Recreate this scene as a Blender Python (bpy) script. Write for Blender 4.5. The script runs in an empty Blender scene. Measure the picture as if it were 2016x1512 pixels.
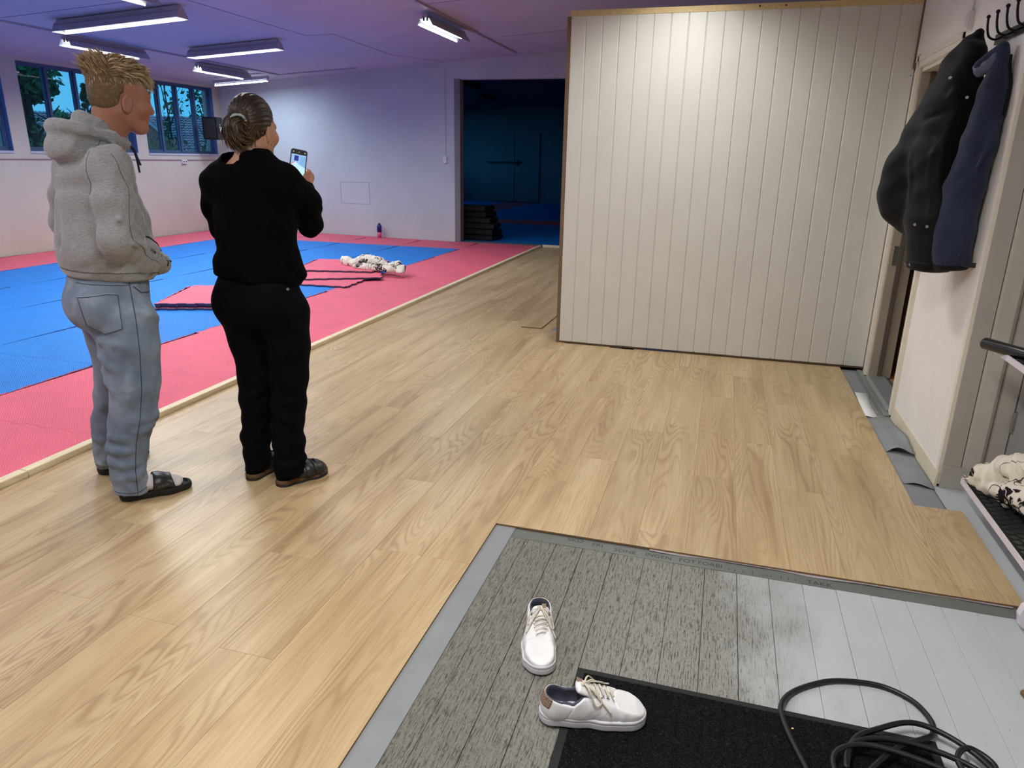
import bpy, bmesh, math, random
import numpy as np
from mathutils import Vector, Matrix, Euler
PI = math.pi
sc = bpy.context.scene
COL = sc.collection

# ------------------------------------------------------------ camera
cam_d = bpy.data.cameras.new('camera'); cam = bpy.data.objects.new('camera', cam_d); COL.objects.link(cam)
cam_d.sensor_width = 36.0; cam_d.lens = 36.0 * 1397.8 / 2016.0; cam_d.clip_start = 0.05; cam_d.clip_end = 400
yaw, pitch, roll = math.radians(-16.019), math.radians(17.584), math.radians(1.005)
_f = Vector((math.sin(yaw)*math.cos(pitch), math.cos(yaw)*math.cos(pitch), -math.sin(pitch)))
_r = Vector((math.cos(yaw), -math.sin(yaw), 0)); _u = _r.cross(_f)
_R = _r*math.cos(roll) + _u*math.sin(roll); _U = _u*math.cos(roll) - _r*math.sin(roll)
mw = Matrix((( _R.x, _U.x, -_f.x, 0), (_R.y, _U.y, -_f.y, 0), (_R.z, _U.z, -_f.z, 1.45), (0, 0, 0, 1)))
cam.matrix_world = mw
sc.camera = cam

# ------------------------------------------------------------ colour management, sampling aids
sc.view_settings.view_transform = 'Standard'; sc.view_settings.look = 'None'
sc.view_settings.gamma = 1.0; sc.view_settings.use_curve_mapping = False
sc.view_settings.exposure = 0.0
sc.cycles.use_denoising = True
sc.cycles.max_bounces = 8; sc.cycles.diffuse_bounces = 5; sc.cycles.glossy_bounces = 3; sc.cycles.transparent_max_bounces = 12
sc.cycles.sample_clamp_indirect = 4.0
sc.cycles.caustics_reflective = False; sc.cycles.caustics_refractive = False

# ------------------------------------------------------------ world: dusk sky
W = bpy.data.worlds.new('dusk_sky'); sc.world = W; W.use_nodes = True
nt = W.node_tree; nt.nodes.clear()
out = nt.nodes.new('ShaderNodeOutputWorld'); bg = nt.nodes.new('ShaderNodeBackground')
tc = nt.nodes.new('ShaderNodeTexCoord'); sep = nt.nodes.new('ShaderNodeSeparateXYZ')
nz = nt.nodes.new('ShaderNodeTexNoise'); nz.inputs['Scale'].default_value = 3.0; nz.inputs['Detail'].default_value = 5
ramp = nt.nodes.new('ShaderNodeValToRGB'); ramp.color_ramp.elements[0].position = 0.0; ramp.color_ramp.elements[1].position = 0.6
ramp.color_ramp.elements[0].color = (0.07, 0.46, 0.80, 1); ramp.color_ramp.elements[1].color = (0.018, 0.24, 0.66, 1)
mx = nt.nodes.new('ShaderNodeMixRGB'); mx.inputs[2].default_value = (0.10, 0.42, 0.72, 1)
rm = nt.nodes.new('ShaderNodeValToRGB'); rm.color_ramp.elements[0].position = 0.45; rm.color_ramp.elements[1].position = 0.7
L = nt.links.new
L(tc.outputs['Generated'], sep.inputs[0]); L(sep.outputs['Z'], ramp.inputs[0]); L(tc.outputs['Generated'], nz.inputs['Vector'])
L(nz.outputs['Fac'], rm.inputs[0]); L(rm.outputs[0], mx.inputs[0]); L(ramp.outputs[0], mx.inputs[1]); L(mx.outputs[0], bg.inputs[0])
bg.inputs['Strength'].default_value = 1.25
L(bg.outputs[0], out.inputs[0])

# lamp strengths (radiant watts) and colours of the fluorescent tubes
HALL_W, NEAR_W, FAR_TUBE_W = 41.0, 48.0, 26.0
HALL_C, NEAR_C, COOL_C = (0.91, 0.99, 1.0), (1.0, 0.975, 0.905), (0.62, 0.80, 1.0)

# ------------------------------------------------------------ helpers
def s2l(c):
    def g(v):
        v /= 255.0
        return v/12.92 if v <= 0.04045 else ((v+0.055)/1.055)**2.4
    return tuple(g(v) for v in c) + (1.0,)

def new_mesh(name, verts, faces, mats=None, smooth=False, midx=None):
    me = bpy.data.meshes.new(name)
    me.from_pydata([tuple(v) for v in verts], [], [tuple(f) for f in faces]); 
    for m in (mats or []): me.materials.append(m)
    if midx is not None: me.polygons.foreach_set('material_index', midx)
    if smooth: me.polygons.foreach_set('use_smooth', [True]*len(me.polygons))
    me.update(); return me

def obj(name, me, parent=None, loc=(0,0,0), rot=(0,0,0)):
    o = bpy.data.objects.new(name, me); COL.objects.link(o)
    o.location = loc; o.rotation_euler = rot
    if parent is not None: o.parent = parent
    return o

def tag(o, label=None, cat=None, group=None, kind=None):
    if label: o['label'] = label
    if cat: o['category'] = cat
    if group: o['group'] = group
    if kind: o['kind'] = kind
    return o

def empty(name, loc=(0,0,0), rz=0, parent=None):
    o = bpy.data.objects.new(name, None); COL.objects.link(o); o.location = loc; o.rotation_euler = (0,0,rz)
    o.empty_display_size = 0.1
    if parent is not None: o.parent = parent
    return o

class MB:
    """collects simple solids into one mesh"""
    def __init__(s): s.v = []; s.f = []; s.mi = []
    def add(s, vs, fs, m=0):
        b = len(s.v); s.v += [tuple(v) for v in vs]; s.f += [tuple(i+b for i in f) for f in fs]; s.mi += [m]*len(fs); return s
    def box(s, x0, x1, y0, y1, z0, z1, m=0, ch=0.0):
        if ch <= 0:
            vs = [(x,y,z) for z in (z0,z1) for y in (y0,y1) for x in (x0,x1)]
            fs = [(0,2,3,1),(4,5,7,6),(0,1,5,4),(2,6,7,3),(0,4,6,2),(1,3,7,5)]
            return s.add(vs, fs, m)
        c = ch; vs = []
        for z, e in ((z0, c), (z0+c, 0), (z1-c, 0), (z1, c)):
            vs += [(x0+e+ (c if e==0 else 0)*0, y0+e, z), (x1-e, y0+e, z), (x1-e, y1-e, z), (x0+e, y1-e, z)]
        fs = [(3,2,1,0),(12,13,14,15)]
        for k in range(3):
            for i in range(4):
                j = (i+1)%4; fs.append((4*k+i, 4*k+j, 4*k+4+j, 4*k+4+i))
        return s.add(vs, fs, m)
    def prism(s, poly, a0, a1, axis='z', m=0):
        """extrude a 2D polygon (ccw) along an axis. z: (x,y); x: (y,z); y: (x,z)"""
        n = len(poly)
        def P(p, a):
            return (p[0],p[1],a) if axis=='z' else ((a,p[0],p[1]) if axis=='x' else (p[0],a,p[1]))
        vs = [P(p,a0) for p in poly] + [P(p,a1) for p in poly]
        fs = [tuple(range(n))[::-1], tuple(range(n, 2*n))] + [(i,(i+1)%n,n+(i+1)%n,n+i) for i in range(n)]
        return s.add(vs, fs, m)
    def tube(s, pts, r, n=8, m=0, closed=False, cap=True, flat=1.0):
        pts = [Vector(p) for p in pts]; N = len(pts); rr = r if hasattr(r,'__len__') else [r]*N
        vs = []; up = Vector((0,0,1)); prev = None
        for i, p in enumerate(pts):
            a = pts[(i-1) % N] if (i>0 or closed) else p; b = pts[(i+1) % N] if (i<N-1 or closed) else p
            t = (b-a); t = t.normalized() if t.length > 1e-9 else Vector((1,0,0))
            if prev is None:
                q = up if abs(t.z) < 0.95 else Vector((1,0,0)); x = t.cross(q).normalized()
            else:
                x = (prev - t*prev.dot(t)); x = x.normalized() if x.length>1e-6 else t.cross(up).normalized()
            prev = x; y = t.cross(x)
            for k in range(n):
                an = 2*PI*k/n; vs.append(p + x*(math.cos(an)*rr[i]) + y*(math.sin(an)*rr[i]*flat))
        fs = []
        for i in range(N if closed else N-1):
            for k in range(n):
                a = i*n+k; b = i*n+(k+1)%n; c = ((i+1)%N)*n+(k+1)%n; d = ((i+1)%N)*n+k; fs.append((a,b,c,d))
        if cap and not closed: fs += [tuple(range(n))[::-1], tuple(range((N-1)*n, N*n))]
        return s.add(vs, fs, m)
    def cyl(s, c, r, h, axis='z', n=16, m=0):
        d = {'z':(0,0,h),'x':(h,0,0),'y':(0,h,0)}[axis]
        return s.tube([c, tuple(c[i]+d[i] for i in range(3))], r, n, m)
    def mesh(s, name, mats, smooth=False):
        return new_mesh(name, s.v, s.f, mats, smooth, s.mi)
    def build(s, name, mats, parent=None, loc=(0,0,0), rot=(0,0,0), smooth=False):
        if not isinstance(mats, (list,tuple)): mats = [mats]
        return obj(name, s.mesh(name, mats, smooth), parent, loc, rot)

def box(name, x0,x1,y0,y1,z0,z1, mat, parent=None, ch=0.0):
    return MB().box(x0,x1,y0,y1,z0,z1,0,ch).build(name, mat, parent)

def catmull(pts, k=6, closed=False):
    P = [Vector(p) for p in pts]; n = len(P); o = []
    for i in range(n if closed else n-1):
        p0 = P[(i-1)%n] if (closed or i>0) else P[0]; p1 = P[i]; p2 = P[(i+1)%n]; p3 = P[(i+2)%n] if (closed or i<n-2) else P[-1]
        for j in range(k):
            t = j/k; o.append(0.5*((2*p1)+(p2-p0)*t+(2*p0-5*p1+4*p2-p3)*t*t+(3*p1-p0-3*p2+p3)*t**3))
    if not closed: o.append(P[-1])
    return o

def copy_tree(o, parent=None):
    c = o.copy(); COL.objects.link(c)
    if parent is not None: c.parent = parent
    for ch in [x for x in bpy.data.objects if x.parent == o]: copy_tree(ch, c)
    return c

# ------------------------------------------------------------ node materials
class NM:
    def __init__(s, name, rough=0.6, metal=0.0, spec=0.5):
        s.m = bpy.data.materials.new(name); s.m.use_nodes = True; s.t = s.m.node_tree; s.t.nodes.clear()
        s.o = s.n('ShaderNodeOutputMaterial'); s.b = s.n('ShaderNodeBsdfPrincipled')
        s.l(s.b.outputs[0], s.o.inputs[0]); s.b.inputs['Roughness'].default_value = rough; s.b.inputs['Metallic'].default_value = metal
        s.b.inputs['Specular IOR Level'].default_value = spec
    def n(s, t, **k):
        x = s.t.nodes.new(t)
        for a, v in k.items(): setattr(x, a, v)
        return x
    def l(s, a, b): s.t.links.new(a, b)
    def coord(s, kind='Object', scale=(1,1,1), rnd=0.0, rot=(0,0,0)):
        t = s.n('ShaderNodeTexCoord'); mp = s.n('ShaderNodeMapping'); mp.inputs['Scale'].default_value = scale; mp.inputs['Rotation'].default_value = rot
        s.l(t.outputs[kind], mp.inputs[0])
        if rnd:
            oi = s.n('ShaderNodeObjectInfo'); mu = s.n('ShaderNodeMath', operation='MULTIPLY'); mu.inputs[1].default_value = rnd
            cb = s.n('ShaderNodeCombineXYZ'); s.l(oi.outputs['Random'], mu.inputs[0])
            for i in range(3): s.l(mu.outputs[0], cb.inputs[i])
            ad = s.n('ShaderNodeVectorMath', operation='ADD'); s.l(mp.outputs[0], ad.inputs[0]); s.l(cb.outputs[0], ad.inputs[1]); return ad.outputs[0]
        return mp.outputs[0]
    def noise(s, vec, scale=5, detail=4, rough=0.55, dist=0.0):
        x = s.n('ShaderNodeTexNoise'); x.inputs['Scale'].default_value = scale; x.inputs['Detail'].default_value = detail
        x.inputs['Roughness'].default_value = rough; x.inputs['Distortion'].default_value = dist; s.l(vec, x.inputs['Vector']); return x.outputs['Fac']
    def vor(s, vec, scale=5, feature='F1', out='Distance', rand=1.0):
        x = s.n('ShaderNodeTexVoronoi', feature=feature); x.inputs['Scale'].default_value = scale; x.inputs['Randomness'].default_value = rand
        s.l(vec, x.inputs['Vector']); return x.outputs[out]
    def wave(s, vec, scale=5, dist=0, detail=2, dscale=1, direction='X', prof='SIN'):
        x = s.n('ShaderNodeTexWave', wave_profile=prof, bands_direction=direction); x.inputs['Scale'].default_value = scale
        x.inputs['Distortion'].default_value = dist; x.inputs['Detail'].default_value = detail; x.inputs['Detail Scale'].default_value = dscale
        s.l(vec, x.inputs['Vector']); return x.outputs['Fac']
    def ramp(s, fac, stops, interp='LINEAR'):
        x = s.n('ShaderNodeValToRGB'); cr = x.color_ramp; cr.interpolation = interp
        while len(cr.elements) < len(stops): cr.elements.new(0.5)
        for e, (p, c) in zip(cr.elements, stops):
            e.position = p; e.color = c if len(c) == 4 else tuple(c)+(1,)
        s.l(fac, x.inputs[0]); return x.outputs[0]
    def mix(s, fac, a, b, mode='MIX'):
        x = s.n('ShaderNodeMixRGB', blend_type=mode)
        for sock, v in ((x.inputs[0], fac), (x.inputs[1], a), (x.inputs[2], b)):
            if isinstance(v, (int, float)): sock.default_value = v
            elif isinstance(v, tuple): sock.default_value = v
            else: s.l(v, sock)
        return x.outputs[0]
    def math(s, op, a, b=0.0, c=None):
        x = s.n('ShaderNodeMath', operation=op)
        for sock, v in zip(x.inputs, (a, b) if c is None else (a, b, c)):
            if isinstance(v, (int, float)): sock.default_value = v
            else: s.l(v, sock)
        return x.outputs[0]
    def color(s, c):
        if isinstance(c, tuple): s.b.inputs['Base Color'].default_value = c
        else: s.l(c, s.b.inputs['Base Color'])
        return s
    def rough(s, r): s.l(r, s.b.inputs['Roughness']); return s
    def bump(s, h, strength=0.3, dist=0.01):
        x = s.n('ShaderNodeBump'); x.inputs['Strength'].default_value = strength; x.inputs['Distance'].default_value = dist
        s.l(h, x.inputs['Height']); s.l(x.outputs[0], s.b.inputs['Normal']); return s

def simple(name, c, rough=0.6, metal=0.0, var=0.06, scale=8.0, bump=0.0, bscale=60.0, spec=0.5, sheen=0.0, bdist=0.004):
    m = NM(name, rough, metal, spec); v = m.coord()
    k = s2l(c); lo = tuple(x*(1-var) for x in k[:3])+(1,); hi = tuple(min(1,x*(1+var)) for x in k[:3])+(1,)
    m.color(m.ramp(m.noise(v, scale, 3), [(0.3, lo), (0.7, hi)]))
    if bump: m.bump(m.noise(v, bscale, 3), bump, bdist)
    if sheen: m.b.inputs['Sheen Weight'].default_value = sheen
    return m.m

def emis(name, c, strength):
    m = NM(name); m.b.inputs['Base Color'].default_value = (0.02,0.02,0.02,1)
    m.b.inputs['Emission Color'].default_value = c; m.b.inputs['Emission Strength'].default_value = strength
    return m.m

# ------------------------------------------------------------ signed distance modelling (numpy) for soft shapes
class SDF:
    def __init__(s): s.ops = []
    def cone(s, a, b, ra, rb=None, k=0.02, phi=0.0, w=1.0, wz=1.0, sub=False):
        rb = ra if rb is None else rb; s.ops.append(('c', np.array(a, float), np.array(b, float), ra, rb, k, phi, w, wz, sub)); return s
    def chain(s, pts, rs, k=0.02, **kw):
        for i in range(len(pts)-1): s.cone(pts[i], pts[i+1], rs[i], rs[i+1], k if i == 0 else max(k, 0.012), **kw)
        return s
    def ell(s, c, r, k=0.02, rot=(0,0,0), sub=False):
        Rm = np.array(Euler(rot).to_matrix()).T; s.ops.append(('e', np.array(c, float), np.array(r, float), Rm, k, sub)); return s
    def box(s, c, h, rr=0.01, k=0.02, rot=(0,0,0), sub=False):
        Rm = np.array(Euler(rot).to_matrix()).T; s.ops.append(('b', np.array(c, float), np.array(h, float), rr, Rm, k, sub)); return s
    def fn(s, f, k=0.0, mode='add'): s.ops.append(('f', f, k, mode)); return s
    def sub(s, o, k=0.01): s.ops.append(('o', o, k, True)); return s
    def union(s, o, k=0.01): s.ops.append(('o', o, k, False)); return s
    def __call__(s, x, y, z):
        d = None
        for op in s.ops:
            if op[0] == 'f':
                _, f, k, mode = op
                v = f(x, y, z)
                if mode == 'add': d = d + v
                elif mode == 'max': d = s._smax(d, v, k)
                continue
            if op[0] == 'c':
                _, a, b, ra, rb, k, phi, w, wz, sub = op
                cf, sf = math.cos(phi), math.sin(phi)
                def T(px, py, pz): return px*cf+py*sf, (px*sf-py*cf)/w, pz/wz
                px, py, pz = T(x-a[0], y-a[1], z-a[2]); ax, ay, az = T(*(b-a))
                L2 = ax*ax+ay*ay+az*az+1e-12
                t = np.clip((px*ax+py*ay+pz*az)/L2, 0, 1)
                v = np.sqrt((px-t*ax)**2+(py-t*ay)**2+(pz-t*az)**2) - (ra+(rb-ra)*t)
                v = v*min(1.0, 1.0) 
            elif op[0] == 'e':
                _, c, r, Rm, k, sub = op
                px, py, pz = x-c[0], y-c[1], z-c[2]
                qx = Rm[0,0]*px+Rm[0,1]*py+Rm[0,2]*pz; qy = Rm[1,0]*px+Rm[1,1]*py+Rm[1,2]*pz; qz = Rm[2,0]*px+Rm[2,1]*py+Rm[2,2]*pz
                k0 = np.sqrt((qx/r[0])**2+(qy/r[1])**2+(qz/r[2])**2); k1 = np.sqrt((qx/r[0]**2)**2+(qy/r[1]**2)**2+(qz/r[2]**2)**2)+1e-9
                v = k0*(k0-1)/k1
            elif op[0] == 'b':
                _, c, h, rr, Rm, k, sub = op
                px, py, pz = x-c[0], y-c[1], z-c[2]
                qx = np.abs(Rm[0,0]*px+Rm[0,1]*py+Rm[0,2]*pz)-h[0]+rr; qy = np.abs(Rm[1,0]*px+Rm[1,1]*py+Rm[1,2]*pz)-h[1]+rr; qz = np.abs(Rm[2,0]*px+Rm[2,1]*py+Rm[2,2]*pz)-h[2]+rr
                v = np.sqrt(np.maximum(qx,0)**2+np.maximum(qy,0)**2+np.maximum(qz,0)**2)+np.minimum(np.maximum(qx,np.maximum(qy,qz)),0)-rr
            elif op[0] == 'o':
                _, o, k, sub = op; v = o(x, y, z)
            if d is None: d = v; continue
            d = s._smax(d, -v, k) if sub else -s._smax(-d, -v, k)
        return d
    @staticmethod
    def _smax(a, b, k):
        if k <= 0: return np.maximum(a, b)
        h = np.maximum(k-np.abs(a-b), 0)/k
        return np.maximum(a, b) + h*h*k*0.25

def snet(f, lo, hi, h):
    """surface nets: polygonise f = 0 in a box"""
    n = [max(4, int(math.ceil((hi[i]-lo[i])/h))+1) for i in range(3)]
    ax = [(lo[i]+h*np.arange(n[i])).astype(np.float32) for i in range(3)]
    V = np.empty(n, np.float32)
    X = ax[0][:,None,None]; Y = ax[1][None,:,None]; Z = ax[2][None,None,:]
    st = max(1, int(400000//(n[1]*n[2])))
    for i in range(0, n[0], st):
        V[i:i+st] = np.broadcast_to(f(X[i:i+st], Y, Z), V[i:i+st].shape)
    V[0]=V[-1]=np.maximum(V[0],1e-4)*0+1e-3; V[:,0]=1e-3; V[:,-1]=1e-3; V[:,:,0]=1e-3; V[:,:,-1]=1e-3
    S = V < 0
    c = [(i,j,k) for i in (0,1) for j in (0,1) for k in (0,1)]
    def sl(A, i, j, k): return A[i:n[0]-1+i, j:n[1]-1+j, k:n[2]-1+k]
    cnt = sum(sl(S,*q).astype(np.int8) for q in c)
    act = (cnt > 0) & (cnt < 8)
    I = np.argwhere(act)
    if len(I) == 0: return np.zeros((0,3)), []
    idx = -np.ones(act.shape, np.int64); idx[act] = np.arange(len(I))
    acc = np.zeros((len(I),3)); num = np.zeros(len(I))
    for a in c:
        for d in range(3):
            if a[d]: continue
            b = list(a); b[d] = 1
            va = V[I[:,0]+a[0], I[:,1]+a[1], I[:,2]+a[2]]; vb = V[I[:,0]+b[0], I[:,1]+b[1], I[:,2]+b[2]]
            m = (va < 0) != (vb < 0); t = np.where(m, va/(va-vb+1e-20), 0)
            p = np.array(a, float)[None,:]+np.zeros((len(I),1)); p[:,d] += t
            acc += np.where(m[:,None], p, 0); num += m
    P = (I + acc/num[:,None])*h + np.array(lo)
    F = []
    for d in range(3):
        e1, e2 = [(1,2),(2,0),(0,1)][d]
        s0 = [slice(0,None)]*3; s1 = [slice(0,None)]*3; s0[d] = slice(0,-1); s1[d] = slice(1,None)
        A = S[tuple(s0)]; B = S[tuple(s1)]
        for flag, M in ((True, A & ~B), (False, ~A & B)):
            q = np.argwhere(M); q = q[(q[:,e1]>0)&(q[:,e2]>0)&(q[:,e1]<n[e1]-1)&(q[:,e2]<n[e2]-1)]
            def g(o1, o2):
                r = q.copy(); r[:,e1] -= o1; r[:,e2] -= o2; return idx[r[:,0],r[:,1],r[:,2]]
            quad = np.stack([g(1,1), g(0,1), g(0,0), g(1,0)], 1)
            F.append(quad if flag else quad[:,::-1])
    return P, np.concatenate(F)

def sobj(name, f, lo, hi, h, mat, parent=None, smooth=True, loc=(0,0,0), rot=(0,0,0)):
    P, F = snet(f, lo, hi, h)
    me = bpy.data.meshes.new(name)
    me.vertices.add(len(P)); me.vertices.foreach_set('co', P.astype(np.float32).ravel())
    me.loops.add(len(F)*4); me.loops.foreach_set('vertex_index', F.astype(np.int32).ravel())
    me.polygons.add(len(F)); me.polygons.foreach_set('loop_start', np.arange(0, len(F)*4, 4, dtype=np.int32))
    me.polygons.foreach_set('loop_total', np.full(len(F), 4, np.int32)) if False else None
    me.update(calc_edges=True)
    for m in (mat if isinstance(mat,(list,tuple)) else [mat]): me.materials.append(m)
    me.polygons.foreach_set('use_smooth', [smooth]*len(F)); me.validate()
    return obj(name, me, parent, loc, rot)

def project(f, p, off=0.0, it=12):
    p = np.array(p, float)
    for _ in range(it):
        e = 2e-3
        d = float(f(np.float64(p[0]), np.float64(p[1]), np.float64(p[2])))-off
        g = np.array([float(f(*(p+np.eye(3)[i]*e)))-float(f(*(p-np.eye(3)[i]*e))) for i in range(3)])/(2*e)
        p = p - g*d/max(1e-6, g@g)*0.8
    return p, g/np.linalg.norm(g)

def poly2d(poly, a, b):
    """signed distance to a polygon in a plane; a, b broadcastable arrays"""
    P = np.array(poly, float); n = len(P); d = None; s = None
    for i in range(n):
        q, r = P[i], P[i-1]; e = r-q; wx = a-q[0]; wy = b-q[1]
        t = np.clip((wx*e[0]+wy*e[1])/(e@e), 0, 1); dx = wx-e[0]*t; dy = wy-e[1]*t; dd = dx*dx+dy*dy
        c1 = b >= q[1]; c2 = b < r[1]; c3 = e[0]*wy > e[1]*wx
        fl = (c1 & c2 & c3) | (~c1 & ~c2 & ~c3)
        d = dd if d is None else np.minimum(d, dd); s = np.where(fl, -1.0, 1.0) if s is None else np.where(fl, -s, s)
    return s*np.sqrt(d)
# ------------------------------------------------------------ materials
def m_laminate():
    m = NM('laminate_oak', 0.38, 0, 0.45); v = m.coord('Object', (1,1,1), 37.0)
    def sc_(s): 
        x = m.n('ShaderNodeMapping'); x.inputs['Scale'].default_value = s; m.l(v, x.inputs[0]); return x.outputs[0]
    big = m.noise(sc_((6.5, 0.75, 1)), 1.0, 1.5, 0.45, 0.35)
    rings = m.math('SINE', m.math('MULTIPLY', big, 135.0))
    rings = m.math('MULTIPLY_ADD', rings, 0.5, 0.5)
    rings = m.math('POWER', rings, 2.2)
    mask = m.ramp(m.noise(sc_((5, 0.6, 1)), 1.3, 2), [(0.42, (0.25,)*3), (0.62, (1,)*3)])
    ringsm = m.math('MULTIPLY', rings, mask)
    fine = m.noise(sc_((150, 3.2, 1)), 1.0, 4, 0.6)
    broad = m.noise(sc_((9, 0.7, 1)), 1.0, 3, 0.5, 0.4)
    base = m.ramp(broad, [(0.28, s2l((174,148,111))), (0.50, s2l((195,170,130))), (0.72, s2l((208,185,147)))])
    c = m.mix(m.math('MULTIPLY', ringsm, 0.46), base, s2l((140,106,72)))
    c = m.mix(m.math('MULTIPLY', m.ramp(fine, [(0.45,(0,)*3),(0.75,(1,)*3)]), 0.38), c, s2l((148,116,82)))
    oi = m.n('ShaderNodeObjectInfo'); h = m.n('ShaderNodeHueSaturation'); h.inputs['Saturation'].default_value = 1.0
    vr = m.math('MULTIPLY_ADD', oi.outputs['Random'], 0.09, 0.93); m.l(vr, h.inputs['Value']); m.l(c, h.inputs['Color'])
    m.color(h.outputs[0]); m.rough(m.math('MULTIPLY_ADD', fine, 0.14, 0.30)); m.bump(fine, 0.05, 0.002)
    return m.m

def m_board():
    m = NM('worn_grey_floor_paint', 0.4, 0, 0.5)
    g = m.n('ShaderNodeNewGeometry'); sp = m.n('ShaderNodeSeparateXYZ'); m.l(g.outputs['Position'], sp.inputs[0])
    def P(s):
        x = m.n('ShaderNodeMapping'); x.inputs['Scale'].default_value = s; m.l(g.outputs['Position'], x.inputs[0]); return x.outputs[0]
    wear = m.math('ADD', sp.outputs[0], m.math('MULTIPLY', m.noise(P((3,1.5,1)), 1.5, 4), 0.8))
    worn = m.ramp(wear, [(0.50,(1,)*3),(0.86,(0.0,)*3)])             # worn on the left, sound paint on the right
    dull = m.ramp(m.math('ADD', sp.outputs[0], 0.5), [(0.0,(1,)*3),(0.45,(0,)*3)])
    streak = m.noise(P((230,15,1)), 1.0, 6, 0.80, 0.3)
    pit = m.ramp(streak, [(0.515,(0,)*3),(0.575,(1,)*3)])
    fl = m.noise(P((190,85,1)), 1.0, 4, 0.75, 0.8); fleck = m.ramp(fl, [(0.565,(0,)*3),(0.62,(1,)*3)])
    spot = m.ramp(m.vor(P((1,1,1)), 9.0), [(0.0,(1,)*3),(0.06,(0,)*3)])
    base = m.mix(m.noise(P((2,1,1)), 2.0, 3), s2l((172,178,182)), s2l((196,202,208)))
    base = m.mix(worn, base, s2l((150,150,144)))
    base = m.mix(m.math('MULTIPLY', dull, 0.6), base, s2l((112,108,98)))
    dark = m.math('MULTIPLY', m.math('MAXIMUM', pit, m.math('MULTIPLY', fleck, 0.9)), worn)
    c = m.mix(m.math('MULTIPLY', dark, 0.85), base, s2l((52,50,45)))
    c = m.mix(m.math('MULTIPLY', spot, 0.6), c, s2l((70,62,58)))
    lf = m.ramp(m.noise(P((260,40,1)), 1.3, 4, 0.7), [(0.58,(0,)*3),(0.68,(1,)*3)])
    c = m.mix(m.math('MULTIPLY', m.math('MULTIPLY', lf, worn), 0.5), c, s2l((190,190,182)))
    scuff = m.ramp(m.noise(P((14,9,1)), 2.2, 6, 0.75, 1.5), [(0.60,(0,)*3),(0.70,(1,)*3)])
    c = m.mix(m.math('MULTIPLY', scuff, 0.28), c, s2l((128,134,128)))
    dots = m.ramp(m.vor(P((1,1,1)), 26.0), [(0.0,(1,)*3),(0.085,(0,)*3)]); keep = m.ramp(m.noise(P((5,5,1)), 2.0, 2), [(0.55,(0,)*3),(0.60,(1,)*3)])
    c = m.mix(m.math('MULTIPLY', m.math('MULTIPLY', dots, keep), 0.8), c, s2l((58,56,56)))
    m.color(c)
    m.rough(m.math('ADD', m.math('MULTIPLY_ADD', dark, 0.3, 0.27), m.math('MULTIPLY', dull, 0.2)))
    m.bump(m.math('MULTIPLY', streak, worn), 0.8, 0.004)
    return m.m

def m_foam(name, c, c2=None):
    m = NM(name, 0.55, 0, 0.45); v = m.coord('Object')
    a = m.coord('Object', (1,1,1), 0, (0,0,PI/4)); 
    w1 = m.wave(a, 26, 0, 0, 1, 'X', 'TRI'); w2 = m.wave(a, 26, 0, 0, 1, 'Y', 'TRI')
    ck = m.n('ShaderNodeTexChecker'); ck.inputs['Scale'].default_value = 56; m.l(a, ck.inputs[0])
    h = m.mix(ck.outputs['Fac'], w1, w2)
    k = s2l(c); k2 = s2l(c2 or tuple(x*0.93 for x in c))
    m.color(m.mix(m.ramp(m.noise(v, 2.5, 4), [(0.35,(0,)*3),(0.7,(1,)*3)]), k, k2))
    m.bump(h, 0.8, 0.004)
    return m.m

def m_wall(name, c, rough=0.7, bump=0.25, block=False):
    m = NM(name, rough, 0, 0.35); v = m.coord('Object')
    k = s2l(c); lo = tuple(x*0.92 for x in k[:3])+(1,)
    n = m.noise(v, 1.6, 5); m.color(m.ramp(n, [(0.35, lo),(0.65, k)]))
    f = m.noise(v, 45, 4, 0.65)
    if block:
        br = m.n('ShaderNodeTexBrick'); br.inputs['Scale'].default_value = 1.0; br.inputs['Mortar Size'].default_value = 0.006
        br.inputs['Brick Width'].default_value = 0.60; br.inputs['Row Height'].default_value = 0.2
        br.inputs['Color1'].default_value = (1,1,1,1); br.inputs['Color2'].default_value = (1,1,1,1); br.inputs['Mortar'].default_value = (0.55,)*3+(1,)
        m.l(m.coord('UV'), br.inputs[0])
        f = m.math('MULTIPLY_ADD', br.outputs['Color'], 0.5, m.math('MULTIPLY', f, 0.5))
    m.bump(f, bump, 0.006); return m.m

def m_cloth_print():
    m = NM('printed_cotton', 0.85, 0, 0.2); v = m.coord('Object')
    n = m.n('ShaderNodeTexNoise'); n.inputs['Scale'].default_value = 7; n.inputs['Detail'].default_value = 2; m.l(v, n.inputs['Vector'])
    w = m.mix(0.25, v, n.outputs['Color'])
    mp = m.n('ShaderNodeMapping'); mp.inputs['Scale'].default_value = (1, 1.7, 1.1); mp.inputs['Rotation'].default_value = (0.4, 0.3, 0.7); m.l(w, mp.inputs[0])
    d = m.vor(mp.outputs[0], 6.0); leaf = m.ramp(d, [(0.33,(1,)*3),(0.35,(0,)*3)])
    vein = m.ramp(m.wave(mp.outputs[0], 14, 4, 2, 1), [(0.03,(1,)*3),(0.08,(0,)*3)])
    leaf2 = m.math('MULTIPLY', leaf, m.math('SUBTRACT', 1.0, vein))
    edge = m.vor(mp.outputs[0], 4.0, 'DISTANCE_TO_EDGE'); stem = m.ramp(edge, [(0.012,(1,)*3),(0.02,(0,)*3)])
    k = m.math('MAXIMUM', leaf2, m.math('MULTIPLY', stem, 0.9))
    m.color(m.mix(k, s2l((222,214,200)), s2l((26,24,26)))); m.bump(m.noise(v, 300, 2), 0.1, 0.001)
    return m.m

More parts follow.
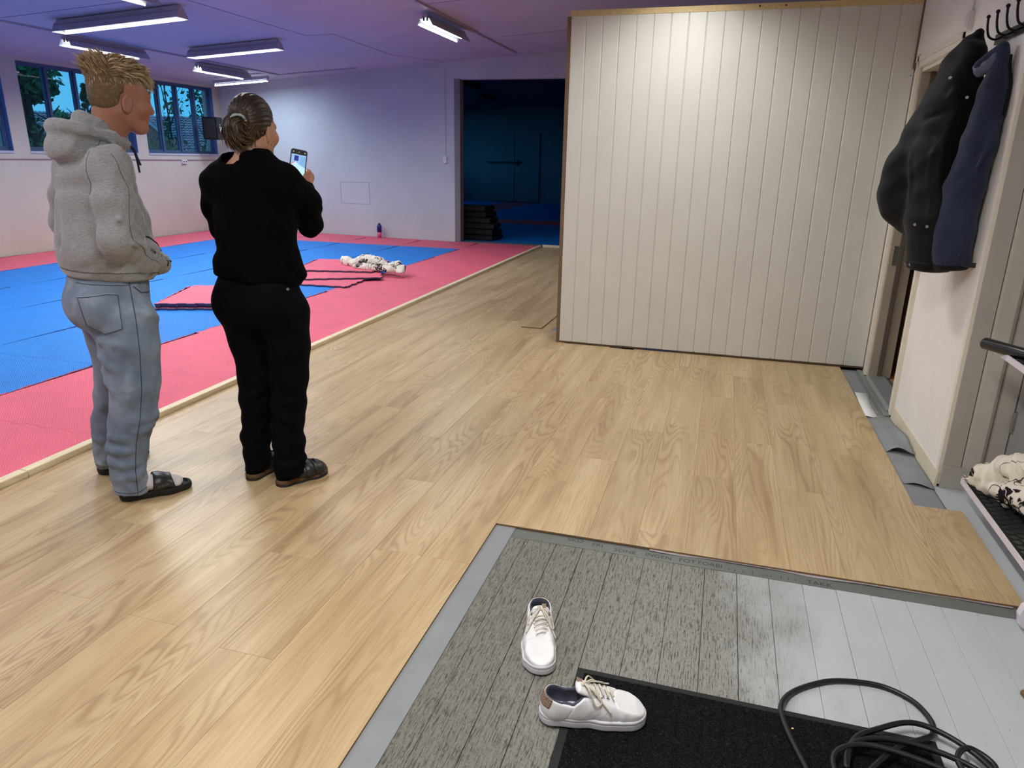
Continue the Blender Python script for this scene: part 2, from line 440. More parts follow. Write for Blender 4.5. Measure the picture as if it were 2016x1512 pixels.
def m_denim():
    m = NM('light_denim', 0.85, 0, 0.2); v = m.coord('Object')
    n = m.noise(v, 4, 4, 0.6); tw = m.wave(m.coord('Object', (1,1,1), 0, (0.6,0.4,0.8)), 260, 1, 1); f = m.noise(v, 130, 3)
    c = m.ramp(n, [(0.32, s2l((88,104,130))), (0.52, s2l((130,146,168))), (0.70, s2l((182,194,210)))])
    c = m.mix(m.math('MULTIPLY', f, 0.4), c, s2l((108,120,142)))
    m.color(c); m.bump(m.math('ADD', m.math('MULTIPLY', tw, 0.3), m.math('MULTIPLY', m.noise(v, 20, 5, 0.65), 2.2)), 0.5, 0.006)
    m.b.inputs['Sheen Weight'].default_value = 0.15
    return m.m

def m_heather():
    m = NM('heather_grey_fleece', 0.92, 0, 0.15); v = m.coord('Object')
    f = m.noise(v, 420, 2); g = m.noise(m.coord('Object', (60,60,500)), 1.0, 3)
    c = m.ramp(m.math('MULTIPLY_ADD', f, 0.6, m.math('MULTIPLY', g, 0.4)), [(0.35, s2l((112,113,116))), (0.65, s2l((164,165,168)))])
    m.color(c); m.bump(m.noise(v, 26, 4), 0.25, 0.005); m.b.inputs['Sheen Weight'].default_value = 0.3
    return m.m

def m_skin(name, c, c2):
    m = NM(name, 0.5, 0, 0.4); v = m.coord('Object')
    m.color(m.mix(m.ramp(m.noise(v, 9, 4), [(0.4,(0,)*3),(0.65,(1,)*3)]), s2l(c), s2l(c2)))
    m.b.inputs['Subsurface Weight'].default_value = 0.12; m.b.inputs['Subsurface Radius'].default_value = (0.02,0.008,0.004); m.b.inputs['Subsurface Scale'].default_value = 0.5
    m.bump(m.noise(v, 160, 3), 0.08, 0.001); return m.m

def m_hair(name, dark, mid, light, sc_=60):
    m = NM(name, 0.45, 0, 0.4); v = m.coord('Object')
    a = m.n('ShaderNodeAttribute'); a.attribute_name = 'tint'
    t = m.math('ADD', m.math('MULTIPLY', a.outputs['Fac'], 0.6), m.math('MULTIPLY', m.noise(v, sc_, 3), 0.4))
    m.color(m.ramp(t, [(0.2, s2l(dark)), (0.5, s2l(mid)), (0.85, s2l(light))])); m.bump(m.noise(v, 120, 3), 0.4, 0.004)
    return m.m

def m_pine(name='raw_pine', tint=(226,202,156)):
    m = NM(name, 0.55, 0, 0.4); v = m.coord('Object', (1,1,1), 11)
    mp = m.n('ShaderNodeMapping'); mp.inputs['Scale'].default_value = (18, 1.4, 18); m.l(v, mp.inputs[0])
    n = m.noise(mp.outputs[0], 1.0, 3, 0.5, 0.8); r = m.math('MULTIPLY_ADD', m.math('SINE', m.math('MULTIPLY', n, 40)), 0.5, 0.5)
    kn = m.ramp(m.vor(m.coord('Object', (10, 2.2, 10), 11), 1.0), [(0.0,(1,)*3),(0.10,(0,)*3)])
    k = s2l(tint); d = tuple(x*0.74 for x in k[:3])+(1,)
    c = m.mix(m.math('MULTIPLY', r, 0.5), k, d); c = m.mix(m.math('MULTIPLY', kn, 0.8), c, s2l((120,80,45)))
    m.color(c); m.bump(n, 0.2, 0.003); return m.m

def m_nylon(name, c, sheen=0.25, rough=0.72):
    m = NM(name, rough, 0, 0.25); v = m.coord('Object')
    m.color(m.ramp(m.noise(v, 6, 4), [(0.35, s2l(tuple(x*0.8 for x in c))), (0.65, s2l(c))]))
    m.bump(m.math('ADD', m.noise(m.coord('Object', (1.6,1.6,0.5)), 16, 5, 0.6, 0.6), m.math('MULTIPLY', m.noise(v, 500, 1), 0.06)), 0.3, 0.01); m.b.inputs['Sheen Weight'].default_value = sheen
    return m.m

MAT = dict(
    lam=m_laminate(), board=m_board(),
    slab=simple('subfloor', (90,90,88), 0.8),
    red=m_foam('red_foam', (240,104,128)), blue=m_foam('blue_foam', (6,130,226)), foam_side=simple('foam_side', (112,98,122), 0.7),
    foam_under=simple('foam_underside', (36,36,66), 0.7),
    wall_w=m_wall('warm_white_wall', (242,240,235)), wall_hall=m_wall('white_block_wall', (198,202,204), 0.75, 0.35), ceil=m_wall('painted_ceiling', (196,196,204), 0.8, 0.15),
    mdf=simple('white_panel_paint', (210,210,203), 0.42, var=0.03, scale=3, bump=0.05, bscale=160), trimw=simple('white_trim_paint', (226,220,206), 0.45, var=0.04),
    greyp=simple('shaded_grey_paint', (172,168,160), 0.5, var=0.05, scale=4), greyfloor=simple('grey_floor_paint', (128,134,134), 0.45, var=0.08, scale=6, bump=0.1),
    darkgap=simple('dark_groove', (34,30,28), 0.9), pine=m_pine('raw_pine', (232,218,184)), pine_d=m_pine('aged_pine', (118,94,70)),
    blackp=simple('black_plastic', (14,14,16), 0.4), blackr=simple('black_rubber', (20,20,20), 0.75, bump=0.3, bscale=200), blackm=simple('black_iron', (12,12,13), 0.35, 0.6),
    whitep=simple('white_plastic', (225,225,225), 0.4), metal=simple('zinc', (150,150,150), 0.35, 0.9), underlay=simple('grey_foam_underlay', (136,140,144), 0.75, var=0.06, bump=0.2, bscale=140),
    underlay_l=simple('lilac_underlay', (176,172,184), 0.7), winframe=simple('blue_grey_window_paint', (62,86,120), 0.5), lampbody=simple('lamp_sheet_metal', (176,174,182), 0.45, 0.2),
    reflector=simple('lamp_reflector', (225,228,228), 0.25, 0.5), paper=simple('white_paper', (232,234,234), 0.8), concrete=simple('grey_sill', (150,150,156), 0.8),
    printc=m_cloth_print(), denim=m_denim(), heather=m_heather(), blackknit=simple('black_knit', (4,4,6), 0.92, var=0.25, scale=40, bump=0.3, bscale=180, spec=0.06), blackdenim=simple('black_denim', (4,5,11), 0.85, var=0.25, scale=25, bump=0.25, bscale=60, spec=0.08),
    skin=m_skin('young_skin', (156,112,92), (162,102,84)), skin_f=m_skin('mature_skin', (170,126,100), (170,116,92)),
    blond=m_hair('dark_blond_hair', (96,74,50), (168,140,102), (236,218,180)), brown=m_hair('brown_hair', (34,22,14), (74,52,34), (140,108,72)),
    sock=simple('white_sock', (206,200,204), 0.95, bump=0.4, bscale=220, sheen=0.2), sockg=simple('grey_sock', (120,120,128), 0.95, bump=0.4, bscale=220),
    shoe=simple('white_leather', (226,226,230), 0.45, var=0.04, scale=20, bump=0.08, bscale=220), sole=simple('white_rubber_sole', (206,206,212), 0.55, var=0.05), lining=simple('grey_terry_lining', (70,70,86), 0.95, bump=0.4, bscale=260),
    tan=simple('tan_heel_tab', (138,114,98), 0.7, bump=0.4, bscale=300), lace=simple('cream_lace', (206,198,182), 0.9, bump=0.3, bscale=400), cork=simple('cork_footbed', (96,70,46), 0.85, var=0.25, scale=90, bump=0.3, bscale=200),
    leather=simple('black_leather', (32,32,32), 0.42, bump=0.15, bscale=120), jblack=m_nylon('black_nylon', (6,7,11), 0.05), jnavy=m_nylon('navy_nylon', (40,48,76), 0.12), 
    wood_cut=simple('hdf_core', (120,90,58), 0.8), screen=emis('phone_screen_light', (0.35,0.62,0.9,1), 1.1),
    tube=emis('fluorescent_tube', (0.93,0.97,1.0,1), 11.0), tubecool=emis('cool_tube', (0.7,0.88,1.0,1), 9.0),
    darkshelf=simple('dark_clutter', (18,20,26), 0.6), lino=m_pine('orange_floorboard', (176,128,78)),
)
def m_glass():
    m = NM('window_glass'); m.t.nodes.remove(m.b)
    g = m.n('ShaderNodeBsdfGlossy'); g.inputs['Roughness'].default_value = 0.02; tr = m.n('ShaderNodeBsdfTransparent'); mx = m.n('ShaderNodeMixShader')
    tr.inputs[0].default_value = (0.93,0.96,0.97,1)
    lw = m.n('ShaderNodeLayerWeight'); lw.inputs['Blend'].default_value = 0.5; fr = m.math('MULTIPLY_ADD', m.math('POWER', lw.outputs['Facing'], 4.0), 0.35, 0.03)
    m.l(fr, mx.inputs[0]); m.l(tr.outputs[0], mx.inputs[1]); m.l(g.outputs[0], mx.inputs[2]); m.l(mx.outputs[0], m.o.inputs[0]); return m.m
MAT['glass'] = m_glass()
# ------------------------------------------------------------ the setting
XL, XR, YF, PW = -9.70, 1.113, 12.17, 5.63          # left wall, right wall, far wall at the doorway, partition
def zc(x): return 2.70 + 0.058*(x+9.64)            # ceiling slopes up to the right
def yfar(x): return YF + (-4.6-x)*0.105 if x < -4.6 else YF

# old painted board floor
fl = tag(empty('floor', (0,0,0)), kind='structure')
box('floor_base', XL-0.3, 3.2, -1.6, 12.9, -0.16, -0.034, MAT['slab'], fl)
edges = [-0.86,-0.748,-0.635,-0.512,-0.403,-0.286,-0.163,-0.053,0.063,0.178,0.291,0.407,0.521,0.635,0.748,0.860,0.971,1.085,1.20,1.315,1.43,1.545,1.66,1.775,1.89,2.005,2.12,2.199]
rng = random.Random(4)
for a, b in zip(edges[:-1], edges[1:]):
    g = rng.uniform(0.0004, 0.0013)*(1.0 if b < 0.45 else 0.6); y0 = -1.0; y1 = 3.55 if b > 0.95 else 2.62
    MB().box(a+g, b-g*0.6, y0, y1, -0.034, -0.0112-rng.uniform(0,0.0008), 0, 0.0012).build('floor_board', MAT['board'], fl)
for a, b, y0, y1 in ((0.93,1.06,3.55,5.6),(1.06,1.13,3.55,5.6),(1.13,1.26,4.6,5.45)):
    MB().box(a, b-0.002, y0, y1, -0.034, -0.0125, 0, 0.001).build('floor_board', MAT['greyfloor'], fl)
# darker painted line with faint marker lettering
box('painted_line', -0.70, 1.12, 2.462, 2.532, -0.0115, -0.0104, simple('dark_green_grey_paint', (104,108,104), 0.45, var=0.08, scale=10), fl)
mk = simple('faded_marker', (64,66,68), 0.8)
def lettering(txt, x, y, size, rz, parent, z, mat, name='lettering', ext=0.0002, sx=1.0):
    cu = bpy.data.curves.new('lettering', 'FONT'); cu.body = txt; cu.size = size; cu.extrude = ext; cu.offset = 0.0
    t = bpy.data.objects.new('tmp', cu); COL.objects.link(t)
    dg = bpy.context.evaluated_depsgraph_get(); me = bpy.data.meshes.new_from_object(t.evaluated_get(dg)); bpy.data.objects.remove(t)
    me.materials.clear(); me.materials.append(mat); me.name = name
    o = obj(name, me, parent, (x,y,z), (0,0,rz)); o.scale = (sx,1,1); return o
for t_, x_, y_ in (('SKO', -0.475, 2.500), ('FRI', -0.375, 2.492), ('SONE', -0.285, 2.480), ('INGEN', -0.165, 2.483), ('FOT', -0.035, 2.482), ('FORBI', 0.035, 2.485), ('TAKK', 0.425, 2.474)):
    lettering(t_, x_, y_, 0.034, math.radians(rng.uniform(-3,3)), fl, -0.0103, mk, sx=1.0)
b = MB()
for x_ in (0.15,0.17,0.20,0.235,0.27,0.285,0.30,0.335,0.36,0.385): b.box(x_, x_+0.0025, 2.474, 2.474+rng.uniform(0.010,0.024), -0.0104, -0.0102)
b.build('lettering', mk, fl)

# oak laminate, every plank its own board
lam = tag(empty('laminate_floor', (0,0,0)), kind='structure')
PWD = 0.1925
def plank(x0, x1, y0, y1, parent=None, z=0.0, name='laminate_plank'):
    g = 0.00022
    m = MB(); w = x1-x0-2*g; l = y1-y0-2*g; c = 0.0006; T = 0.008
    vs = [(0,0,-T),(w,0,-T),(w,l,-T),(0,l,-T),(0,0,-c),(w,0,-c),(w,l,-c),(0,l,-c),(c,c,0),(w-c,c,0),(w-c,l-c,0),(c,l-c,0)]
    fs = [(3,2,1,0)]+[(i,(i+1)%4,4+(i+1)%4,4+i) for i in range(4)]+[(4+i,4+(i+1)%4,8+(i+1)%4,8+i) for i in range(4)]+[(8,9,10,11)]
    m.add(vs, fs[:5], 1); m.add(vs, fs[5:], 0)
    return m.build(name, [MAT['lam'], MAT['wood_cut']], parent if parent is not None else lam, (x0+g, y0+g, z))
jo = {1:3.79, 2:4.55, 3:3.81, 4:3.285, 5:3.95, 6:3.81, 7:4.62, 8:3.02, 9:4.78, 10:3.49, 11:4.1, 12:2.05, 13:2.86, 0:3.9, -1:2.6}
for k in range(-1, 22):
    x1 = 0.948-PWD*k; x0 = max(x1-PWD, -2.985)
    if x0 >= x1: continue
    ya = 2.532 if k < 9 else -1.0
    yb = 3.27 if k == -1 else (5.625 if x0 > -1.20 else 12.14)
    j = jo.get(k, 1.0+((k*0.47) % 1.29)); 
    while j > ya: j -= 1.29
    j += 1.29; y = ya; xx = 1.1405 if k == -1 else x1
    while y < yb-1e-4:
        e = min(j, yb)
        if e-y > 0.05: plank(x0, xx, y, e)
        y = e; j += 1.29
box('underlay', -2.985, -0.70, -1.0, 12.1, -0.0112, -0.0082, MAT['underlay'], lam)
box('underlay', -0.70, 0.948, 2.536, 5.62, -0.0110, -0.0082, MAT['underlay'], lam)
b = MB(); n = 60                                       # edge of the underlay curling out from under the planks
for i in range(n):
    x0 = -0.15+1.25*i/n; x1 = x0+1.25/n; s0, s1 = (math.sin(q*9.0)*0.004+math.sin(q*23)*0.002 for q in (x0, x1)); z0, z1 = (-0.0085+abs(math.sin(q*7.3))*0.0035 for q in (x0, x1))
    b.add([(x0,2.524+s0,z0),(x1,2.524+s1,z1),(x1,2.537,-0.0085),(x0,2.537,-0.0085),(x0,2.524+s0,z0-0.002),(x1,2.524+s1,z1-0.002),(x1,2.537,-0.0105),(x0,2.537,-0.0105)], [(0,1,2,3),(4,7,6,5),(0,4,5,1)])
b.build('underlay_edge', MAT['underlay_l'], lam)

# ceiling
ce = MB(); ce.prism([(XL-0.25, zc(XL-0.25)), (3.2, zc(3.2)), (3.2, zc(3.2)+0.12), (XL-0.25, zc(XL-0.25)+0.12)], -1.7, 12.9, 'y')
ceil = tag(ce.build('ceiling', MAT['ceil']), kind='structure')
sm = simple('ceiling_seam_dark', (120,112,124), 0.9)  # darker colour of the seam strips
def strip(name, p, q, w, t, mat, parent=None, drop=0.0):
    a = Vector((p[0],p[1],zc(p[0])-drop)); c = Vector((q[0],q[1],zc(q[0])-drop)); d = (c-a).normalized(); s = d.cross(Vector((0,0,1))).normalized()*w/2; n = Vector((0,0,-t))
    vs = [a-s,a+s,c+s,c-s,a-s+n,a+s+n,c+s+n,c-s+n]
    return MB().add(vs, [(0,1,2,3),(7,6,5,4),(0,4,5,1),(1,5,6,2),(2,6,7,3),(3,7,4,0)]).build(name, mat, parent)
for p, q in (((-5.48,2.0),(-5.48,9.05)), ((-5.48,9.05),(-5.12,9.12)), ((-5.12,9.12),(-5.2,11.0)), ((-5.2,11.0),(-4.75,12.1)), ((-9.6,6.6),(-5.2,6.62)), ((-3.42,8.1),(1.1,8.1)), ((-3.2,10.4),(1.1,10.4))):
    strip('ceiling_seam', p, q, 0.012, 0.002, sm, ceil)
for p, q, w in (((-7.80,-1.0),(-7.80,11.86),0.028), ((-7.80,11.88),(-6.27,11.88),0.028), ((-3.42,-1.0),(-3.42,9.9),0.055), ((-3.42,9.9),(-3.42,11.8),0.02)):
    o = strip('ceiling_conduit', p, q, w, 0.022, MAT['lampbody'], None)
    tag(o, {(-7.80,-1.0):'long thin conduit along the ceiling above the window-side lamps', (-7.80,11.88):'short conduit on the ceiling along the far wall', (-3.42,-1.0):'flat cable duct on the ceiling over the single middle lamp', (-3.42,9.9):'thin cable cover on the ceiling running on toward the doorway'}[p], 'conduit')

def uvbox_wall(name, quad, th, mat, holes=(), kind='structure'):
    """vertical wall from p to q (plan), thickness th to the left of p->q, with rectangular holes (s0,s1,z0,z1) in wall coordinates"""
    (px,py),(qx,qy),z0,z1a,z1b = quad
    L_ = math.hypot(qx-px,qy-py); ux, uy = (qx-px)/L_, (qy-py)/L_; nx, ny = -uy, ux
    ss = sorted({0.0, L_, *[h[0] for h in holes], *[h[1] for h in holes]}); zz = sorted({z0, *[h[2] for h in holes], *[h[3] for h in holes]})
    m = MB(); uvs = []
    def top(s): return z1a+(z1b-z1a)*s/L_
    def P(s, z, o): return (px+ux*s+nx*o, py+uy*s+ny*o, z)
    for i in range(len(ss)-1):
        a, c = ss[i], ss[i+1]; mid = (a+c)/2
        hs = sorted([(h[2],h[3]) for h in holes if h[0] <= mid <= h[1]])
        z = z0
        segs = []
        for (ha,hb) in hs: 
            if ha > z+1e-6: segs.append((z,z,ha,ha))
            z = hb
        segs.append((z,z,top(a),top(c)))
        for (l0,l1,t0,t1) in segs:
            vs = [P(a,l0,0),P(c,l1,0),P(c,t1,0),P(a,t0,0),P(a,l0,th),P(c,l1,th),P(c,t1,th),P(a,t0,th)]
            m.add(vs, [(0,1,2,3),(7,6,5,4),(0,4,5,1),(1,5,6,2),(2,6,7,3),(3,7,4,0)])
    o = m.build(name, mat)
    me = o.data; uv = me.uv_layers.new(name='UVMap')
    for lp in me.loops:
        v = me.vertices[lp.vertex_index].co; uv.data[lp.index].uv = ((v.x-px)*ux+(v.y-py)*uy, v.z)
    return tag(o, kind=kind)

WZ0, WZ1 = 1.44, 2.655
wins = [(5.95,8.14),(8.40,10.44),(10.68,12.50)]
wins_off = [(3.3,5.6),(0.8,3.0)]
# left wall runs from far to near so its thickness goes outward
YL1 = 12.75; Y0 = -1.5
hl = [(YL1-b_, YL1-a_, WZ0, WZ1) for a_, b_ in wins+wins_off]
wl = uvbox_wall('wall_left', ((XL,Y0),(XL,YL1),-0.03,zc(XL),zc(XL)), 0.24, m_wall('left_wall_paint',(204,194,180),0.7,0.4), [(YL1-Y0-h[1], YL1-Y0-h[0], h[2], h[3]) for h in hl])
# far wall (slightly skewed) with the doorway into the dark room
wf = uvbox_wall('wall_far', ((XL-0.24, yfar(XL-0.24)),(-4.6,YF),-0.03,zc(XL),zc(-4.6)), 0.16, MAT['wall_hall'])
wf2 = uvbox_wall('wall_far_2', ((-4.6,YF),(3.2,YF),-0.03,zc(-4.6),zc(3.2)), 0.16, MAT['wall_hall'], [(0.0, 2.02, -0.03, 2.715)])
# right wall
hr = [(1.113,4.62),(1.113,5.42)]
wr = uvbox_wall('wall_right', ((XR,12.6),(XR,3.57),-0.03,zc(XR)+0.02,zc(XR)+0.02), 0.12, MAT['wall_w'], [(12.6-5.46, 12.6-4.62, -0.03, 2.06)])
wrc = uvbox_wall('wall_recess', ((XR,3.57),(2.2,3.57),-0.03,3.35,3.4), 0.12, MAT['greyp'])
wr2 = uvbox_wall('wall_right_near', ((2.2,3.57),(2.2,-1.6),-0.03,3.45,3.45), 0.12, MAT['wall_w'])
wb = uvbox_wall('wall_back', ((2.4,-1.5),(XL-0.24,-1.5),-0.03,zc(2.4),zc(XL)), 0.12, MAT['wall_w'])

# partition of grooved white boards
pt = tag(empty('wall_partition', (0,0,0)), kind='structure')
gx = [-1.216]+[-1.105+0.1222*i for i in range(0,18)]+[1.108]
gx = [g for g in gx if g <= 1.108]
rr = random.Random(2)
for a, c in zip(gx[:-1], gx[1:]):
    if c-a < 0.03: continue
    d = 0.0050; w = 0.0068
    pr_ = [(a+0.0003,PW+0.011),(a+0.0003,PW+d),(a+w,PW),(c-w,PW),(c-0.0003,PW+d),(c-0.0003,PW+0.011)]
    MB().prism(pr_[::-1], 0.016+rr.uniform(-0.001,0.001), 2.447, 'z').build('panel_board', MAT['mdf'], pt)
box('backing', -1.214, 1.108, PW+0.0115, PW+0.020, 0.016, 2.44, MAT['mdf'], pt)
box('top_rail', -1.225, 1.108, PW-0.004, PW+0.10, 2.447, 2.485, m_pine('rail_pine',(214,190,140)), pt)
box('bottom_plate', -1.22, 1.108, PW+0.008, PW+0.10, 0.0, 0.016, MAT['pine_d'], pt)
box('bottom_plate', -0.52, -0.26, PW+0.004, PW+0.0079, 0.0, 0.014, simple('blue_tape', (50,62,92), 0.6), pt)
box('stud', -1.243, -1.218, PW+0.002, PW+0.10, 0.0, 2.447, MAT['pine_d'], pt)
box('side_wall', -1.23, -1.13, PW+0.10, 8.4, 0.0, 2.46, MAT['mdf'], pt)
box('back_wall', -1.13, 1.113, 8.3, 8.4, 0.0, 2.46, MAT['mdf'], pt)
box('cover_board', -1.23, 1.113, PW+0.10, 8.4, 2.46, 2.48, MAT['pine_d'], pt)
b = MB()
for x_, z_ in ((-1.205,2.435),(-0.12,0.018),(0.45,0.02),(1.09,2.02)): b.cyl((x_,PW-0.002,z_),0.0035,0.003,'y',8)
for x_ in (0.09,0.26): b.cyl((x_,PW-0.0055,2.468),0.006,0.003,'y',8)
b.build('screw', MAT['darkgap'], pt)
box('stud', 1.095, 1.112, PW-0.012, PW-0.001, 2.06, 2.485, MAT['pine_d'], pt)

# right wall: door opening with casing, jambs, beaded boards
d1 = tag(empty('door_1', (0,0,0)), kind='structure')
def casing(y0, y1, z0, z1, nm='casing'):
    m = MB(); X = XR-0.001
    if nm == 'casing':
        w = y1-y0
        for (f0,f1,t) in ((0,1,0.012),(0.06,0.94,0.018),(0.16,0.52,0.023)): m.box(X-t, X, y0+w*f0, y0+w*f1, z0, z1)
    else:
        h = z1-z0
        for (f0,f1,t) in ((0,1,0.012),(0.06,0.94,0.018),(0.48,0.84,0.023)): m.box(X-t, X, y0, y1, z0+h*f0, z0+h*f1)
    return m.build('casing', MAT['trimw'], d1)
casing(5.445,5.535,0,2.13); casing(4.545,4.635,0.0,2.045); casing(4.545,5.535,2.045,2.13,'h')
box('jamb', XR, XR+0.14, 5.42, 5.459, 0, 2.055, simple('grey_white_jamb',(170,160,144),0.5), d1); box('jamb', XR, XR+0.14, 4.62, 4.655, 0, 2.055, MAT['trimw'], d1); box('jamb', XR, XR+0.14, 4.655, 5.42, 2.02, 2.055, MAT['trimw'], d1)
box('door_stop', XR+0.05, XR+0.075, 5.40, 5.42, 0, 2.02, simple('stop_grey', (96,88,80), 0.6), d1)  # dark grey strip on the far jamb
box('strike_plate', XR+0.02, XR+0.045, 5.415, 5.4195, 0.80, 0.93, MAT['metal'], d1)
MB().prism([(XR-0.035,-0.012),(XR-0.005,0.012),(XR+0.10,0.014),(XR+0.14,-0.012)], 4.65, 5.42, 'y').build('threshold', MAT['greyfloor'], d1)
# small room behind
cl = tag(empty('closet_room', (0,0,0)), kind='structure')
box('floor_boards', XR+0.14, 3.1, 4.4, 6.6, -0.03, -0.004, MAT['lino'], cl)
box('wall_panel', XR+0.12, 3.1, 6.6, 6.7, 0, 2.6, simple('closet_grey',(120,114,104),0.7), cl); box('wall_panel', 3.1, 3.2, 4.3, 6.7, 0, 2.6, MAT['greyp'], cl)
box('wall_panel', XR+0.12, 3.1, 4.3, 4.4, 0, 2.6, MAT['greyp'], cl); box('closet_ceiling', XR+0.12, 3.2, 4.3, 6.7, 2.6, 2.7, MAT['greyp'], cl)
su = tag(empty('shelf_unit', (1.75,5.9,0)), 'dark open shelf unit glimpsed through the right-hand doorway', 'shelf')
box('side_panel', -0.42, -0.39, -0.25, 0.25, 0, 1.9, simple('unit_side',(168,160,146),0.6), su); box('side_panel', 0.5, 0.53, -0.25, 0.25, 0, 1.9, MAT['greyp'], su)
for z_ in (0.06, 0.45, 0.85, 1.25, 1.65): box('shelf', -0.39, 0.5, -0.25, 0.25, z_, z_+0.03, simple('unit_shelf',(176,170,158),0.6), su)
box('back_panel', -0.39, 0.5, 0.23, 0.25, 0, 1.9, MAT['darkshelf'], su)
b = MB()
for x_, z_, w_, h_ in ((-0.25,0.48,0.16,0.22),(0.05,0.48,0.2,0.28),(-0.2,0.88,0.22,0.2),(0.14,0.88,0.16,0.3),(-0.1,1.28,0.3,0.2)): b.box(x_-w_/2, x_+w_/2, -0.2, 0.2, z_, z_+h_)
b.build('dark_boxes', MAT['darkshelf'], su)

bd = tag(empty('wall_panelling', (0,0,0)), kind='structure')     # fine beaded boards on the right wall
y = 4.545; i = 0
while y > 3.60:
    w = min(0.052, y-3.575)
    MB().prism([(y-w+0.0005, 0.06),(y-0.0005,0.06),(y-0.0005,3.2),(y-w+0.0005,3.2)], XR-0.008, XR, 'x').build('bead_board', MAT['wall_w'], bd)
    y -= w
y = 5.63
while y > 4.56:
    w = min(0.052, y-4.55); MB().prism([(y-w+0.0005, 2.13),(y-0.0005,2.13),(y-0.0005,3.2),(y-w+0.0005,3.2)], XR-0.008, XR, 'x').build('bead_board', MAT['wall_w'], bd); y -= w
box('corner_strip', XR-0.014, XR+0.004, 3.556, 3.585, 0, 3.2, MAT['trimw'], bd)
bs = tag(MB().prism([(XR-0.022,-0.012),(XR-0.008,-0.012),(XR-0.008,0.062),(XR-0.014,0.062)], 3.55, 4.54, 'y').build('baseboard_right', simple('cream_skirting',(214,206,182),0.5)), kind='structure')
# grey boarded end wall with a door, beyond the corner; its shade is mixed into the grey
gd = tag(empty('wall_recess_trim', (0,0,0)), kind='structure')
Y3 = 3.57
box('corner_board', XR+0.002, XR+0.075, Y3-0.022, Y3, 0.10, 3.2, MAT['greyp'], gd)
MB().prism([(XR+0.080,Y3),(XR+0.080,Y3-0.018),(XR+0.090,Y3-0.022),(XR+0.150,Y3-0.022),(XR+0.168,Y3-0.008),(XR+0.168,Y3)], 0.10, 3.2, 'z').build('moulded_board', simple('grey_moulding',(186,182,174),0.42), gd)
box('door_frame', XR+0.172, XR+0.235, Y3-0.026, Y3, 0.0, 2.2, MAT['greyp'], gd)
box('baseboard', XR+0.002, XR+0.172, Y3-0.032, Y3-0.022, -0.011, 0.10, MAT['greyp'], gd)
d2 = tag(empty('door_2', (0,0,0)), kind='structure')
box('door_leaf', XR+0.240, 2.15, Y3-0.030, Y3-0.004, 0.02, 2.15, simple('grey_leaf',(160,160,158),0.45), d2)
MB().cyl((XR+0.238,Y3-0.034,0.30),0.007,0.10,'z',10).cyl((XR+0.238,Y3-0.034,1.75),0.007,0.10,'z',10).build('hinge', MAT['metal'], d2)
# grey strip of threshold trim along the right side of the floor
tg = tag(box('trim_1', 1.062, 1.092, 4.56, 5.60, -0.012, -0.002, MAT['greyfloor'], None, 0.003), kind='structure')

# windows in the left wall
for wi, (a_, b_) in enumerate(wins+wins_off):
    w = tag(empty('window_%d' % (wi+1), (XL, a_, 0)), kind='structure'); L_ = b_-a_; D = -0.10; nb = 4; f = 0.038; z0, z1 = WZ0, WZ1
    box('frame_top', D-0.03, D+0.03, 0, L_, z1-f, z1, MAT['winframe'], w); box('frame_bottom', D-0.03, D+0.03, 0, L_, z0, z0+f, MAT['winframe'], w)
    box('frame_side', D-0.03, D+0.03, 0, f, z0+f, z1-f, MAT['winframe'], w); box('frame_side', D-0.03, D+0.03, L_-f, L_, z0+f, z1-f, MAT['winframe'], w)
    for i in range(1, nb): box('mullion', D-0.04, D+0.045, L_*i/nb-0.022, L_*i/nb+0.022, z0+f, z1-f, MAT['winframe'], w)
    for i in range(nb):
        y0, y1 = (f if i == 0 else L_*i/nb+0.022), (L_-f if i == nb-1 else L_*(i+1)/nb-0.022)
        m = MB().box(D-0.012,D+0.022,y0+0.001,y0+0.022,z0+f+0.001,z1-f-0.001).box(D-0.012,D+0.022,y1-0.022,y1-0.001,z0+f+0.001,z1-f-0.001).box(D-0.012,D+0.022,y0+0.022,y1-0.022,z0+f+0.001,z0+f+0.022).box(D-0.012,D+0.022,y0+0.022,y1-0.022,z1-f-0.022,z1-f-0.001)
        m.build('sash', MAT['winframe'], w)
        box('pane', D-0.002, D+0.002, y0+0.022, y1-0.022, z0+f+0.022, z1-f-0.022, MAT['glass'], w)
    box('reveal', D+0.03, -0.001, L_-0.006, L_-0.0005, z0, z1, simple('blue_reveal_paint',(84,116,170),0.5), w)
    box('sill', D+0.03, 0.012, 0, L_-0.006, z0-0.03, z0+0.004, simple('pale_sill',(176,178,190),0.5), w)

# dark far room behind the doorway
fr = tag(empty('far_room', (0,0,0)), kind='structure')
dw = m_wall('far_room_wall', (120,136,150), 0.8)
box('far_floor', -9.94, 3.0, 12.33, 26.0, -0.16, -0.03, MAT['slab'], fr)
box('far_wall', -9.94, 3.0, 25.3, 25.5, -0.1, 3.3, dw, fr)
box('side_wall', 2.8, 3.0, 12.33, 25.5, -0.1, 3.3, dw, fr)
MB().box(-9.94,-9.75,12.95,25.5,-0.1,1.1).box(-9.94,-9.75,12.95,25.5,2.9,3.3).box(-9.94,-9.75,12.95,14.5,1.1,2.9).box(-9.94,-9.75,24.6,25.5,1.1,2.9).build('side_wall', dw, fr)
box('far_ceiling', -9.94, 3.0, 12.33, 25.5, 3.2, 3.35, m_wall('far_ceiling_paint',(96,104,120),0.8), fr)
box('partition_end', -4.75, -4.6, 12.33, 12.6, 0, 3.2, dw, fr)
d3 = tag(empty('door_3', (-7.3,25.28,0)), kind='structure')
dk = simple('dark_trim',(20,24,34),0.6)
